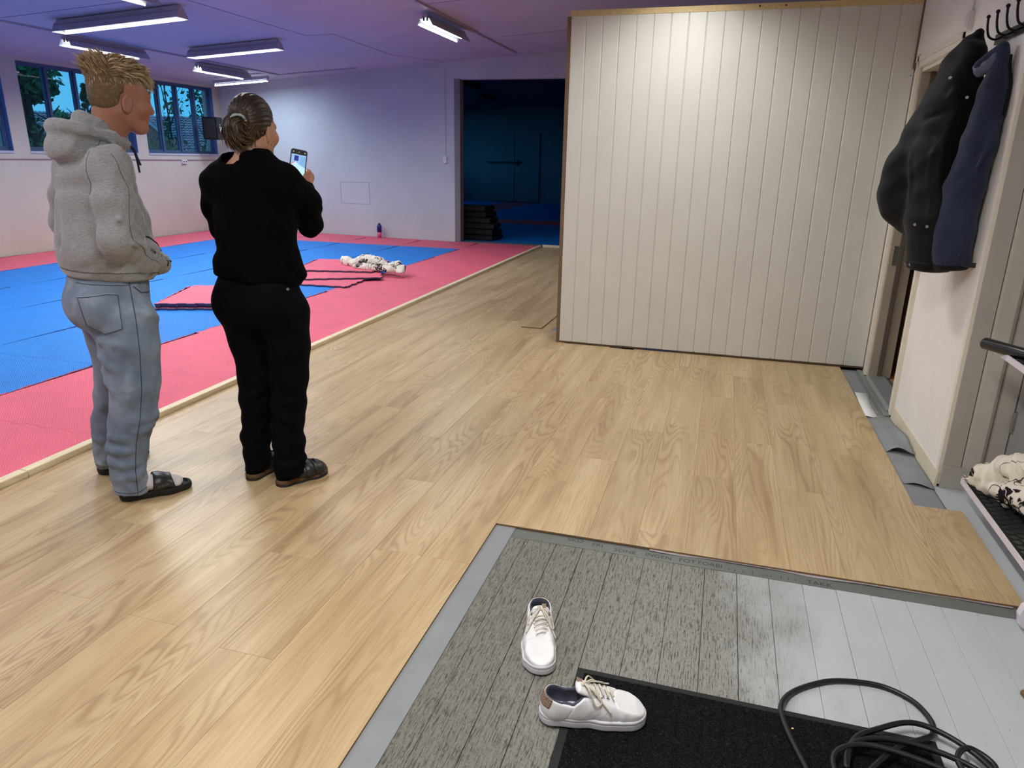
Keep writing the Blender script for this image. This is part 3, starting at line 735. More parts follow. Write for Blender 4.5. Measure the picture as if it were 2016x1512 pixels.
box('door_leaf', -0.9, 0.9, -0.03, 0, 0, 2.3, simple('far_door',(104,124,138),0.6), d3); box('door_gap', -0.012, 0.012, -0.034, -0.03, 0, 2.3, dk, d3)
box('push_bar', -1.0, 0.25, -0.09, -0.05, 1.30, 1.36, dk, d3); box('lock_case', 0.08, 0.16, -0.07, -0.03, 1.22, 1.42, dk, d3)
# threshold and jamb lining of the doorway
tag(box('trim_2', -4.6, -2.985, 12.14, 12.33, -0.02, 0.022, simple('worn_threshold',(96,100,112),0.6)), kind='structure')
tag(box('trim_3', -2.98, -1.3, 12.145, 12.20, 0.0, 0.035, MAT['pine']), kind='structure')
tag(box('trim_4', -4.604, -4.50, 12.16, 12.335, 0.0, 2.72, simple('grey_jamb',(128,122,122),0.6)), kind='structure')
# ------------------------------------------------------------ foam jigsaw tiles
TX, TY, TH = 1.10, 1.05, 0.022
def jig(nx, ny, d=0.017, seed=0):
    """outline of a jigsaw tile: tabs out on +x/+y, matching sockets on -x/-y"""
    def side(L_, n):
        pts = []; p = L_/n
        for i in range(n):
            a = i*p; pts += [(a+p*0.24, 0), (a+p*0.20, 1), (a+p*0.80, 1), (a+p*0.76, 0)]
        return pts
    o = []
    o += [(s, d*h) for s, h in [(0,0)]+side(nx, 6)]                                  # bottom: sockets
    o += [(nx+d*h, s) for s, h in [(0,0)]+side(ny, 6)]                               # right: tabs
    o += [(s, ny+d*h) for s, h in ([(nx,0)]+side(nx, 6)[::-1])]                      # top: tabs
    o += [(d*h, s) for s, h in ([(0,ny)]+side(ny, 6)[::-1])]
    return o
def tile_mesh(name, top, nx=TX, ny=TY, g=0.0008, under=None):
    o = jig(nx, ny); cx, cy = nx/2, ny/2
    o = [(cx+(x-cx)*(1-g), cy+(y-cy)*(1-g)) for x, y in o]
    n = len(o); m = MB(); c = 0.0015
    mid = TH*0.55
    vs = [(x,y,0) for x,y in o]+[(x,y,mid) for x,y in o]+[(x,y,TH-c) for x,y in o]+[(cx+(x-cx)*(1-c/nx*2), cy+(y-cy)*(1-c/ny*2), TH) for x,y in o]
    fs = [tuple(range(n))[::-1]]; mi = [1]
    for L_ in range(3):
        for i in range(n): fs.append((L_*n+i, L_*n+(i+1)%n, (L_+1)*n+(i+1)%n, (L_+1)*n+i)); mi.append(1 if L_ == 0 else (2 if L_ == 1 else 0))
    fs.append(tuple(range(3*n, 4*n))); mi.append(0)
    return new_mesh(name, vs, fs, [MAT[top], under or MAT['foam_under'], MAT['foam_side']], False, mi)
tm = {c: tile_mesh(c+'_tile', c) for c in ('red','blue')}
rowt = tile_mesh('red_cut_tile','red',TX,0.97)
mf = tag(empty('training_mat', (-3.07,0,0)), 'large interlocked red-bordered blue foam training mat covering the hall floor', 'mat')
for c in range(6):
    for r in range(11):
        x = -(c+1)*TX; y = 0.65+r*TY
        red = c in (0,5) or r == 10
        if r == 10: o = obj('foam_tile', rowt, mf, (x, y, -0.006))
        else: o = obj('foam_tile', tm['red' if red else 'blue'], mf, (x, y, -0.006))
b = MB(); b.prism([(-6.60,12.19),(-1.55,12.12),(-1.55,12.16),(-6.60,12.68)][::-1][::-1], -0.006, 0.012); b.build('edge_filler', MAT['red'], mf)

# loose spare tiles
def loose(x, y, z, rz, label, group, tilt=(0,0), nx=1.0, ny=1.0):
    me = tile_mesh('spare_tile', 'red', nx, ny)
    o = obj('spare_foam_tile', me, None, (x,y,z), (tilt[0],tilt[1],rz)); tag(o, label, 'mat', group)
    return o
grey_side = None
a0 = math.radians(22)
loose(-5.13,5.44,0.0165,a0,'bottom red foam tile of the stack between the two people','loose foam tiles left')
loose(-5.12,5.46,0.039,a0+0.01,'middle red foam tile of the stack between the two people','loose foam tiles left')
loose(-5.12,5.45,0.0615,a0-0.006,'top red foam tile of the stack between the two people','loose foam tiles left')
loose(-5.05,7.10,0.0165,math.radians(4),'lowest loose red foam tile, its corner sticking out under the others','loose foam tiles right')
loose(-4.78,7.30,0.0395,math.radians(29),'middle loose red foam tile reaching out from the pile onto the red border','loose foam tiles right',(0,0.0))
loose(-5.12,7.78,0.063,math.radians(14),'topmost loose red foam tile with the bundled fabric lying on it','loose foam tiles right',(0,0.0))

# battens between mat and laminate
pm = MAT['pine']
for y0, y1, lb in ((-1.0,2.275,'pale pine batten along the mat edge at the lower left corner of the picture'),(2.28,5.10,'pale pine batten along the mat edge behind the two people'),(5.105,5.24,'short pine offcut in the batten line right of the woman'),(5.245,12.10,'long pine batten along the mat edge running to the doorway')):
    m = MB(); m.box(0,0.052,0,y1-y0,0,0.036,0,0.003)
    o = m.build('pine_batten', pm, None, (-3.042,y0,-0.005)); tag(o, lb, 'batten')

# loose laminate plank in the passage, gap beside it
o = plank(-0.095,0.095,0,1.28,None,0.0,'laminate_plank'); o.parent = None
o.location = (-1.662,6.055,0.0090); o.rotation_euler = (0,0,math.radians(-1.0))
MB().prism([(-1.375,6.02),(-1.24,6.06),(-1.24,6.9),(-1.30,6.9)],0.0002,0.0012).build('exposed_underlay', simple('blue_grey_underlay',(110,122,140),0.7), lam)
tag(o, 'loose oak laminate plank lying on the floor beside the partition corner', 'plank')
# ------------------------------------------------------------ fluorescent lamps
def lamp(name, x, y, length, axis, label, group, drop=0.0, watts=HALL_W, colr=HALL_C, ends='open', tube='tube', W2=0.095, kind='trough'):
    r = empty(name, (x, y, zc(x)-drop), 0 if axis == 'x' else PI/2); tag(r, label, 'lamp', group)
    if axis == 'x': r.rotation_euler = (0, -math.atan(0.058), 0)
    L2 = length/2
    if drop > 0.2:
        for s in (-1, 1): MB().tube([(s*L2*0.8,0,-0.008),(s*L2*0.8,0,drop-0.006)], 0.002, 6).build('suspension_wire', MAT['metal'], r)
    if kind == 'trough':
        MB().box(-L2+0.02, L2-0.02, -0.03, 0.03, -0.052, -0.006, 0, 0.004).build('housing', MAT['lampbody'], r)
        for s in (-1, 1):
            t = 0.0015
            pf = [(0.030,-0.030),(0.036,-0.052),(0.060,-0.066),(W2,-0.132),(W2-0.004,-0.1325),(0.056,-0.068),(0.030,-0.056)]
            pf = [(s*a, b) for a, b in pf]
            if s < 0: pf = pf[::-1]
            m = MB(); n = len(pf); vs = [(-L2,a,b) for a,b in pf]+[(L2,a,b) for a,b in pf]
            fs = [tuple(range(n))[::-1], tuple(range(n,2*n))]+[(i,(i+1)%n,n+(i+1)%n,n+i) for i in range(n)]
            m.add(vs, fs)
            mi = [0,0]+[(1 if (s > 0 and i in (4,5)) or (s < 0 and i in (0,1)) else 0) for i in range(n)]
            m.mi = mi
            m.build('reflector_wing', [MAT['lampbody'], MAT['reflector']], r)
        ends_ = {'open':(), 'closed':(-1,1)}[ends]
        for s in ends_:
            MB().prism([(-W2,-0.132),(W2,-0.132),(0.055,-0.062),(0.03,-0.03),(-0.03,-0.03),(-0.055,-0.062)][::1], s*L2-0.002, s*L2+0.002, 'x').build('end_cap', MAT['lampbody'], r)
        for s in (-1, 1):
            for q in (-0.021, 0.021): MB().box(s*(L2-0.03)-0.012, s*(L2-0.03)+0.012, q-0.009, q+0.009, -0.088, -0.05).build('lamp_holder', MAT['blackp'], r)
        for q in (-0.021, 0.021): MB().tube([(-L2+0.035,q,-0.080),(L2-0.035,q,-0.080)], 0.013, 12).build('tube', MAT[tube], r, smooth=True)
        zl = -0.10
    else:
        MB().box(-L2, L2, -0.028, 0.028, -0.05, 0.0, 0, 0.004).build('housing', MAT['lampbody'], r)
        for s in (-1, 1): MB().box(s*(L2-0.02)-0.01, s*(L2-0.02)+0.01, -0.012, 0.012, -0.085, -0.05).build('lamp_holder', MAT['whitep'], r)
        MB().tube([(-L2+0.02,0,-0.082),(L2-0.02,0,-0.082)], 0.013, 12).build('tube', MAT[tube], r, smooth=True)
        zl = -0.10
    ld = bpy.data.lights.new('tube_light', 'AREA'); ld.shape = 'RECTANGLE'; ld.size = length-0.1; ld.size_y = 0.11; ld.energy = watts; ld.color = colr
    if kind == 'trough': ld.spread = math.radians(170)
    lo = bpy.data.objects.new('tube_light', ld); COL.objects.link(lo); lo.parent = r; lo.location = (0,0,zl-0.0)
    return r
G1 = 'trough lamps on the hall ceiling'
lamp('trough_lamp', -6.48, 6.93, 1.66, 'x', 'largest lit trough lamp at the top left, running across the ceiling', G1, 0.005, ends='closed')
lamp('trough_lamp', -7.86, 8.16, 1.28, 'y', 'grey trough lamp seen side-on just above the man\'s hair', G1, 0.005, watts=20)
lamp('trough_lamp', -6.58, 9.02, 1.42, 'x', 'lit trough lamp in the middle of the left ceiling, behind the biggest one', G1, 0.005, ends='closed')
lamp('trough_lamp', -8.00, 10.65, 1.25, 'y', 'dim grey trough lamp beneath the middle lit one', G1, 0.005, watts=16)
lamp('tube_lamp', -8.40, 11.62, 1.12, 'x', 'bare cool fluorescent tube near the far left corner of the ceiling', G1, 0.05, FAR_TUBE_W, COOL_C, tube='tubecool', kind='tube')
lamp('trough_lamp', -3.52, 9.02, 1.30, 'y', 'single trough lamp on the ceiling left of the white partition', G1, 0.022, watts=26)
lamp('trough_lamp', -5.50, 5.72, 1.28, 'y', 'trough lamp cut off by the top edge, beside the largest one', G1, 0.005)
G2 = 'trough lamps above the entrance'
lamp('trough_lamp', -0.40, 4.62, 1.30, 'y', 'lamp above the oak floor just in front of the white partition', G2, 0.50, NEAR_W*0.46, NEAR_C)
lamp('trough_lamp', -0.42, 1.10, 1.30, 'y', 'lamp over the worn grey entrance floor', G2, 0.55, NEAR_W*1.12, NEAR_C)
lamp('trough_lamp', -3.52, 4.6, 1.30, 'y', 'lamp above the red mat border behind the two people', G2, 0.022, HALL_W, NEAR_C)
lamp('trough_lamp', -3.52, 0.9, 1.30, 'y', 'lamp above the left end of the oak floor', G2, 0.022, HALL_W, (1,0.95,0.92))
lamp('trough_lamp', -6.48, 3.0, 1.66, 'x', 'lamp above the near part of the blue mat', G1, 0.005)
# ------------------------------------------------------------ outside the windows
gr = tag(box('outside_ground', -90, -9.8, -30, 95, -1.3, -1.2, simple('garden_ground', (60,78,50), 0.95)), kind='structure')
leafm = {}
def m_leaf(name, c):
    m = NM(name, 0.7, 0, 0.2); oi = m.noise(m.coord('Object'), 1.2, 3); k = s2l(c)
    m.color(m.ramp(oi, [(0.3, tuple(x*0.55 for x in k[:3])+(1,)),(0.7, k)])); return m.m
LM = [m_leaf('leaf_green', (128,160,96)), m_leaf('leaf_dark', (84,128,84)), m_leaf('leaf_shrub', (150,140,110))]
bark = simple('bark', (70,58,48), 0.9)
def tree(name, x, y, h, r, nl, ls, mat, label, seed, cat='tree', trunk=True, z0=-1.2, cone=False, squash=1.0, tk=1.0):
    R = random.Random(seed); t = tag(empty(name, (x,y,z0)), label, cat, 'trees and shrubs outside the windows')
    if trunk:
        m = MB(); m.tube([(0,0,0),(0.1,0.05,h*0.4),(0,0,h*0.85)], [0.22*h/8*tk,0.16*h/8*tk,0.04*tk], 8)
        for i in range(7):
            a = R.uniform(0,2*PI); m.tube([(0,0,h*(0.3+0.07*i)),(math.cos(a)*r*0.4,math.sin(a)*r*0.4,h*(0.42+0.07*i)),(math.cos(a)*r*0.8,math.sin(a)*r*0.8,h*(0.5+0.07*i))],[0.09*tk,0.05*tk,0.02*tk],6)
        m.build('trunk', bark, t)
    blobs = []
    for i in range(26):
        if cone: zz = R.random(); rr_ = r*(1-zz)*0.9; a = R.uniform(0,2*PI); blobs.append((math.cos(a)*rr_, math.sin(a)*rr_, h*(0.12+0.86*zz), r*0.16*(1.25-zz)))
        else:
            a = R.uniform(0,2*PI); q = R.random()**0.5; e = R.uniform(-1,1); blobs.append((math.cos(a)*r*q*0.8, math.sin(a)*r*q*0.8, h*(0.58 if trunk else 0.5)+e*h*0.36*squash*(1-q*0.5), r*R.uniform(0.25,0.45)))
    vs = []; fs = []
    for i in range(nl):
        bx, by, bz, br = blobs[R.randrange(len(blobs))]
        u = Vector((R.gauss(0,1),R.gauss(0,1),R.gauss(0,1))).normalized()*br*R.uniform(0.6,1.05)
        c = Vector((bx,by,bz))+u; a = Vector((R.gauss(0,1),R.gauss(0,1),R.gauss(0,1))).normalized(); b_ = a.cross(Vector((R.gauss(0,1),R.gauss(0,1),R.gauss(0,1)))).normalized(); s = ls*R.uniform(0.6,1.3)
        k = len(vs); vs += [c-a*s, c+b_*s*0.45, c+a*s, c-b_*s*0.45]; fs.append((k,k+1,k+2,k+3))
    o = obj('foliage', new_mesh('foliage', vs, fs, [mat]), t); o['kind'] = 'stuff'
tree('leafy_tree', -27, 23.5, 8.8, 1.45, 4500, 0.15, LM[1], 'tall dark leafy tree filling the left pane of the middle window', 1)
tree('leafy_tree', -30, 28.2, 4.7, 1.7, 6000, 0.14, LM[0], 'lower leafy tree behind the man\'s hood in the middle window', 2)
tree('conifer_tree', -36, 35.3, 6.4, 1.3, 5000, 0.16, LM[1], 'dark pointed conifer behind the back of the man\'s head', 3, cone=True)
tree('leafy_tree', -23, 26.6, 6.9, 0.9, 330, 0.12, LM[1], 'thin tree above the tiled roof in the far window', 4, tk=0.35)
tree('leafy_tree', -24, 30.4, 7.2, 1.0, 600, 0.12, LM[1], 'sparse tree at the right edge of the far window', 5, tk=0.35)
for i, (x, y, r_, h_) in enumerate(((-18,20.0,0.62,3.3),(-18,21.35,0.65,3.5),(-18,22.75,0.65,3.7),(-24,14.0,2.0,6.4))):
    tree('shrub', x, y, h_, r_, 1500 if i < 3 else 3500, 0.065, LM[2 if i < 3 else 0], ['twiggy shrub in front of the tiled roof, leftmost','twiggy shrub in front of the tiled roof, middle','twiggy shrub in front of the tiled roof, nearest the corner','tall bush outside the leftmost window'][i], 10+i, 'shrub', trunk=False, squash=0.9)
# house with a tiled roof
hs = tag(empty('house', (-38,45.5,-1.2), math.radians(42)), 'neighbouring house with red tiled roof outside the far window', 'house')
hm = simple('house_brick', (150,108,96), 0.8); rt = simple('roof_tile_red', (250,170,165), 0.7, var=0.25, scale=2)
box('wall', -9, 9, -4, 4, 0, 2.5, hm, hs)
def roof(w, d, z0, z1, name, parent, rowh=0.33, tw=0.26):
    m = MB(); sl = math.hypot(d, z1-z0); rows = int(sl/rowh); nt_ = int(2*w/tw)
    for s in (-1, 1):
        for r_ in range(rows):
            t0 = r_/rows; t1 = (r_+1)/rows
            for i in range(nt_):
                x0 = -w+i*tw; pts = []
                for (tt, up) in ((t0,0.07),(t1,0.02)):
                    for (fx, hh) in ((0,0.0),(0.35,0.055),(0.7,0.055),(1,0.0)):
                        pts.append((x0+fx*tw, s*(d*(1-tt)), z0+(z1-z0)*tt+up+hh))
                m.add(pts, [(0,1,5,4),(1,2,6,5),(2,3,7,6)])
    o = m.build(name, rt, parent); o['kind'] = 'stuff'; return o
roof(9.6, 4.9, 2.2, 5.1, 'roof_tiles', hs)
MB().prism([(-4.9,2.15),(4.9,2.15),(0,5.05)], -9.2, 9.2, 'x').build('roof_body', hm, hs)
GX = -2.2
gb = MB(); gb.prism([(-2.4,2.0),(2.4,2.0),(0,4.3)], -7.2, 0, 'y'); gb.build('gable', hm, hs, (GX,0,0))
bw = simple('barge_board', (190,196,206), 0.6)
m = MB()
for s in (-1, 1): m.add([(GX+s*2.75,-7.4,1.85),(GX+s*2.75,-7.2,1.85),(GX,-7.2,4.55),(GX,-7.4,4.55),(GX+s*2.75,-7.4,1.62),(GX+s*2.75,-7.2,1.62),(GX,-7.2,4.32),(GX,-7.4,4.32)], [(0,1,2,3),(4,7,6,5),(0,3,7,4),(1,5,6,2)])
m.build('barge_board', bw, hs)
m = MB()
for s in (-1, 1):
    for r_ in range(9):
        t0 = r_/9; t1 = (r_+1)/9
        for i in range(24):
            y0 = -7.2+i*0.3; p = []
            for tt, up in ((t0,0.1),(t1,0.05)):
                for fx, hh in ((0,0),(0.35,0.05),(0.7,0.05),(1,0)): p.append((GX+s*2.75*(1-tt), y0+fx*0.3, 1.9+2.65*tt+up+hh))
            m.add(p, [(0,1,5,4),(1,2,6,5),(2,3,7,6)])
o = m.build('gable_tiles', rt, hs); o['kind'] = 'stuff'
# ------------------------------------------------------------ people
def hair_strands(name, surf, roots, direc, length, rad, mat, parent, seed=1, lift=0.3, seg=4, jitter=0.3, droop=0.0):
    """many tapered locks growing from points on a head; one mesh, nobody could count them"""
    R = np.random.RandomState(seed); vs = []; fs = []; tint = []
    for p in roots:
        q, n = project(surf, p, 0.0, 6)
        d = np.array(direc(q), float); d -= n*(d@n); d /= np.linalg.norm(d)+1e-9
        d = d + n*lift*R.uniform(0.4,1.4) + R.normal(0, jitter, 3); d /= np.linalg.norm(d)
        L_ = length(q)*R.uniform(0.6, 1.25) if callable(length) else length*R.uniform(0.6,1.25); s = np.cross(d, n); s /= np.linalg.norm(s)+1e-9; u = np.cross(s, d); t = R.uniform(0,1)
        c = q - n*0.003; b = len(vs); r = rad*R.uniform(0.6,1.4)
        for i in range(seg+1):
            f = i/seg; w = r*(1-f**1.8)+0.0003
            for a in (0, 2*PI/3, 4*PI/3): vs.append(c + s*math.cos(a)*w + u*math.sin(a)*w); tint.append(min(1,max(0,t*0.7+f*0.3)))
            dd = np.array(direc(c), float); dd /= np.linalg.norm(dd)+1e-9
            d = d*0.75+dd*0.25 - np.array((0,0,droop)); d /= np.linalg.norm(d); c = c + d*L_/seg
        for i in range(seg):
            for a in range(3):
                k = b+i*3; fs.append((k+a, k+(a+1)%3, k+3+(a+1)%3, k+3+a))
    me = new_mesh(name, vs, fs, [mat], True); at = me.attributes.new('tint', 'FLOAT', 'POINT'); at.data.foreach_set('value', tint)
    o = obj(name, me, parent); o['kind'] = 'stuff'; return o

def on_surface(surf, pts, off=0.0, it=10): return [tuple(project(surf, p, off, it)[0]) for p in pts]

def wrinkle(fn_): return fn_
def sines(x, y, z, f, ph=0.0): return np.sin(x*f[0]+y*f[1]+z*f[2]+ph)

# ============================================================ young man in the grey hoodie
man = tag(empty('person', (-2.42,2.36,0), math.atan2(0.716,0.698)), 'young man in a grey hooded sweatshirt, pale jeans and black slides, hands in pocket', 'person')
ph = math.radians(22); F = np.array((math.cos(ph), math.sin(ph), 0)); Sd = np.array((math.sin(ph), -math.cos(ph), 0))
def T(f, s, z, x0=0.0): return np.array((x0,0,0)) + F*f + Sd*s + np.array((0,0,z))

# head, neck
hp = math.radians(6); HF = np.array((math.cos(hp), math.sin(hp), 0)); HS = np.array((math.sin(hp), -math.cos(hp), 0)); HC = np.array((0.122, 0.0, 1.69))
def Hh(f, s, z): return HC + HF*f + HS*s + np.array((0,0,z))
head = SDF()
head.ell(Hh(-0.006,0,0.006), (0.092,0.076,0.088), rot=(0,0,hp))
head.ell(Hh(0.040,0,-0.035), (0.068,0.062,0.085), 0.04, rot=(0,0,hp))
head.ell(Hh(0.025,0,-0.085), (0.066,0.056,0.060), 0.03, rot=(0,0.25,hp))
head.cone(Hh(0.074,0,-0.146), Hh(0.066,0,-0.135), 0.021, 0.022, 0.03)
for s_ in (-1,1):
    head.cone(Hh(-0.010,0.052*s_,-0.090), Hh(0.055,0.026*s_,-0.150), 0.019, 0.018, 0.035)      # jaw
    head.ell(Hh(0.080,0.036*s_,-0.075), (0.026,0.026,0.022), 0.03, rot=(0,0,hp))                 # cheek
    head.ell(Hh(0.104,0.032*s_,-0.041), (0.016,0.020,0.013), 0.014, rot=(0,0,hp), sub=True)      # eye socket
    head.ell(Hh(0.090,0.031*s_,-0.044), (0.0135,0.0135,0.012), 0.004)                             # eyeball lid
head.cone(Hh(0.098,-0.034,-0.024), Hh(0.098,0.034,-0.024), 0.013, 0.013, 0.02)                    # brow
head.cone(Hh(0.101,0,-0.045), Hh(0.112,0,-0.083), 0.008, 0.0125, 0.014)                           # nose
for s_ in (-1,1): head.ell(Hh(0.104,0.012*s_,-0.088), (0.011,0.008,0.008), 0.008)
head.cone(Hh(0.092,-0.016,-0.109), Hh(0.092,0.016,-0.109), 0.0085, 0.0085, 0.010)                 # lips
head.cone(Hh(0.088,-0.014,-0.123), Hh(0.088,0.014,-0.123), 0.0085, 0.0085, 0.008)
head.cone(Hh(0.100,-0.020,-0.1165), Hh(0.100,0.020,-0.1165), 0.003, 0.003, 0.004, sub=True)
head.cone((0.045,0.0,1.40), (0.088,0,1.585), 0.064, 0.056, 0.03)                                   # neck
head.cone((0.080,0.0,1.56), (0.086,0,1.66), 0.052, 0.056, 0.04)                                    # nape
for s_ in (-1,1):
    e = Hh(0.016,0.077*s_,-0.062)
    head.ell(e+HS*0.004*s_, (0.020,0.010,0.035), 0.006, rot=(0,0.15,hp+0.42*s_))
    head.ell(e+HS*0.016*s_+HF*0.001+np.array((0,0,0.003)), (0.0125,0.010,0.023), 0.004, rot=(0,0.15,hp+0.42*s_), sub=True)
    head.ell(e+HS*0.007*s_+HF*0.010+np.array((0,0,-0.006)), (0.005,0.005,0.007), 0.003)
body = sobj('body', head, (-0.05,-0.12,1.40), (0.27,0.12,1.80), 0.0036, MAT['skin'], man)
lipm = MAT['skin']
ey = MB()
for s_ in (1,-1):
    c = Hh(0.100,0.031*s_,-0.043); m = MB()
    n1 = 10
    for i in range(n1): pass
    o = sobj('eye', SDF().ell(c-HF*0.0035, (0.0085,0.0125,0.006), rot=(0,0,hp)), c-0.02, c+0.02, 0.002, simple('eye_white',(200,196,190),0.2) if s_ == 1 else bpy.data.materials['eye_white'], man)
    br = on_surface(head, [Hh(0.106,(0.012+0.012*i)*s_,-0.019+0.003*math.sin(i*0.9)) for i in range(5)], 0.001); m = MB(); m.tube(br, [0.0015,0.0028,0.003,0.0025,0.001], 6, 0, flat=1.0); m.build('eyebrow', simple('eyebrow_hair',(112,84,54),0.9) if s_ == 1 else bpy.data.materials['eyebrow_hair'], man)
# hair: short fuzzy sides, longer top brushed forward with a tuft at the crown
cap = SDF().ell(Hh(-0.008,0,0.012), (0.0965,0.0795,0.0905), rot=(0,0,hp)).ell(Hh(-0.022,0,-0.045), (0.082,0.073,0.075), 0.03, rot=(0,0,hp))
def facecut(x, y, z):
    f = (x-HC[0])*HF[0]+(y-HC[1])*HF[1]; zz = z-HC[2]; s = np.abs((x-HC[0])*HS[0]+(y-HC[1])*HS[1])
    a = f*0.8-zz*0.30-0.058                 # front hairline
    b = np.interp(f, [-0.1,-0.05,-0.012,-0.003,0.030,0.036,0.07],[-0.098,-0.090,-0.066,-0.030,-0.026,-0.062,-0.040])-zz      # nape, above the ear, sideburn
    return np.maximum(a, b)
cap.fn(facecut, 0.012, 'max')
top = SDF().ell(Hh(-0.004,0,0.048), (0.100,0.074,0.062), rot=(0,0.16,hp)).cone(Hh(0.055,0,0.055), Hh(0.120,-0.01,0.022), 0.036, 0.018, 0.03, 0, 1.0).cone(Hh(-0.055,0,0.065), Hh(-0.088,0.0,0.080), 0.030, 0.014, 0.03)
hairs = SDF().union(cap).union(top, 0.02).fn(lambda x,y,z: 0.0028*np.sin(x*170+z*90+3*np.sin(y*70))*np.clip((z-1.70)*20,0,1)+0.0015*np.sin(y*190+x*60), 0, 'add')
me_h = sobj('hair', hairs, (-0.02,-0.11,1.58), (0.30,0.11,1.84), 0.004, MAT['blond'], man)
R_ = np.random.RandomState(5); roots = []
while len(roots) < 2300:
    p = R_.normal(0,1,3); p /= np.linalg.norm(p)
    if p[2] < -0.15: continue
    roots.append(HC+np.array((p[0]*0.11,p[1]*0.09,p[2]*0.11+0.01)))
def comb(q):
    r = q-HC
    if r[2] > 0.035: 
        if r@HF < -0.03: return -HF*0.6+np.array((0,0,0.9))+HS*0.2*np.sign(r@HS)
        return HF*1.0+np.array((0,0,-0.15))+HS*0.35*np.sign(r@HS)
    return np.array((0,0,-1.0))+HF*0.35
roots = [q for q in roots if not (facecut(q[0],q[1],q[2]) > 0.005)]
hair_strands('hair_locks', hairs, [q for q in roots if q[2]-HC[2] > 0.012], comb, lambda q: float(np.interp(q[2]-HC[2],[0.01,0.06],[0.012,0.036])), 0.0022, MAT['blond'], man, 1, 0.5, 4, 0.32)
hair_strands('clipped_hair', hairs, [q for q in roots if q[2]-HC[2] <= 0.02], comb, 0.010, 0.0012, MAT['blond'], man, 2, 0.2, 2, 0.2)
fr_ = [Hh(0.10+R_.uniform(-0.02,0.015), R_.uniform(-0.05,0.05), 0.035+R_.uniform(-0.01,0.02)) for _ in range(150)]
hair_strands('fringe', hairs, fr_, lambda q: HF*0.75+np.array((0,0,-0.75)), 0.042, 0.0021, MAT['blond'], man, 3, 0.45, 5, 0.2, 0.12)
tf_ = [Hh(-0.07+R_.uniform(-0.025,0.03), R_.uniform(-0.04,0.04), 0.07+R_.uniform(-0.01,0.02)) for _ in range(160)]
hair_strands('crown_tuft', hairs, tf_, lambda q: -HF*0.9+np.array((0,0,0.5)), 0.042, 0.0020, MAT['blond'], man, 4, 0.5, 4, 0.25)

# hooded sweatshirt
hood = SDF()
hood.cone(T(-0.015,0,1.10), T(0.0,0,1.32), 0.152, 0.135, 0.03, ph, 1.32)
hood.cone(T(0.03,0,1.02), T(0.03,0,1.16), 0.145, 0.140, 0.05, ph, 1.28)
hood.cone(T(0.005,-0.135,1.405), T(0.005,0.135,1.405), 0.072, 0.072, 0.08, ph, 1.0)
hood.cone(T(0.02,0,1.40), T(0.045,0,1.50), 0.085, 0.070, 0.05, ph, 1.2)
for s_, E_, Wr in ((1, T(-0.055,0.245,1.13), T(0.165,0.085,1.005)), (-1, T(-0.035,-0.255,1.16), T(0.165,-0.095,1.01))):
    S0 = T(-0.005,0.165*s_,1.395)
    hood.chain([S0, (S0+E_)/2+F*(-0.004)+Sd*0.010*s_, E_], [0.074,0.068,0.061], 0.03)
    hood.chain([E_, E_*0.45+Wr*0.55+np.array((0,0,-0.006)), Wr], [0.062,0.060,0.050], 0.025)
# blouson bulge above the hem band and the band itself
hood.cone(T(-0.01,0,1.03), T(-0.005,0,1.06), 0.157, 0.155, 0.04, ph, 1.28)
hood.cone(T(0.0,0,0.985), T(0.0,0,1.0), 0.147, 0.150, 0.012, ph, 1.26)
# hood lying on the back, open roll around the neck
def ring(c, slope, rf, rs, r0, r1, k, a0_=0, a1_=2*PI, sub=False, lift=0.0):
    n = 18; pts = []
    for i in range(n+1):
        a = a0_+(a1_-a0_)*i/n; f = math.cos(a)*rf; s = math.sin(a)*rs; back = 0.5-0.5*math.cos(a)
        pts.append((c+F*f+Sd*s+np.array((0,0,-f*slope+lift*back**3)), r0+(r1-r0)*back))
    for (p, r), (q, t) in zip(pts[:-1], pts[1:]): hood.cone(p, q, r, t, k, sub=sub)
# soft hull of the lowered hood, then the standing rim and the fold below it
hood.ell(T(-0.062,0.0,1.502), (0.086,0.108,0.062), 0.035, rot=(0,-0.42,ph))
hood.ell(T(-0.098,0.0,1.452), (0.055,0.105,0.045), 0.03, rot=(0,0.1,ph))
ring(T(0.050,0,1.520), 0.60, 0.074, 0.075, 0.018, 0.022, 0.014, lift=0.012)
ring(T(0.000,0,1.508), 0.22, 0.118, 0.112, 0.018, 0.024, 0.014, 0.9, 2*PI-0.9, lift=0.006)
ring(T(-0.012,0,1.478), 0.25, 0.152, 0.128, 0.006, 0.014, 0.016, 1.2, 2*PI-1.2, sub=True)
ring(T(0.022,0,1.545), 0.38, 0.098, 0.094, 0.004, 0.009, 0.012, 1.0, 2*PI-1.0, sub=True)
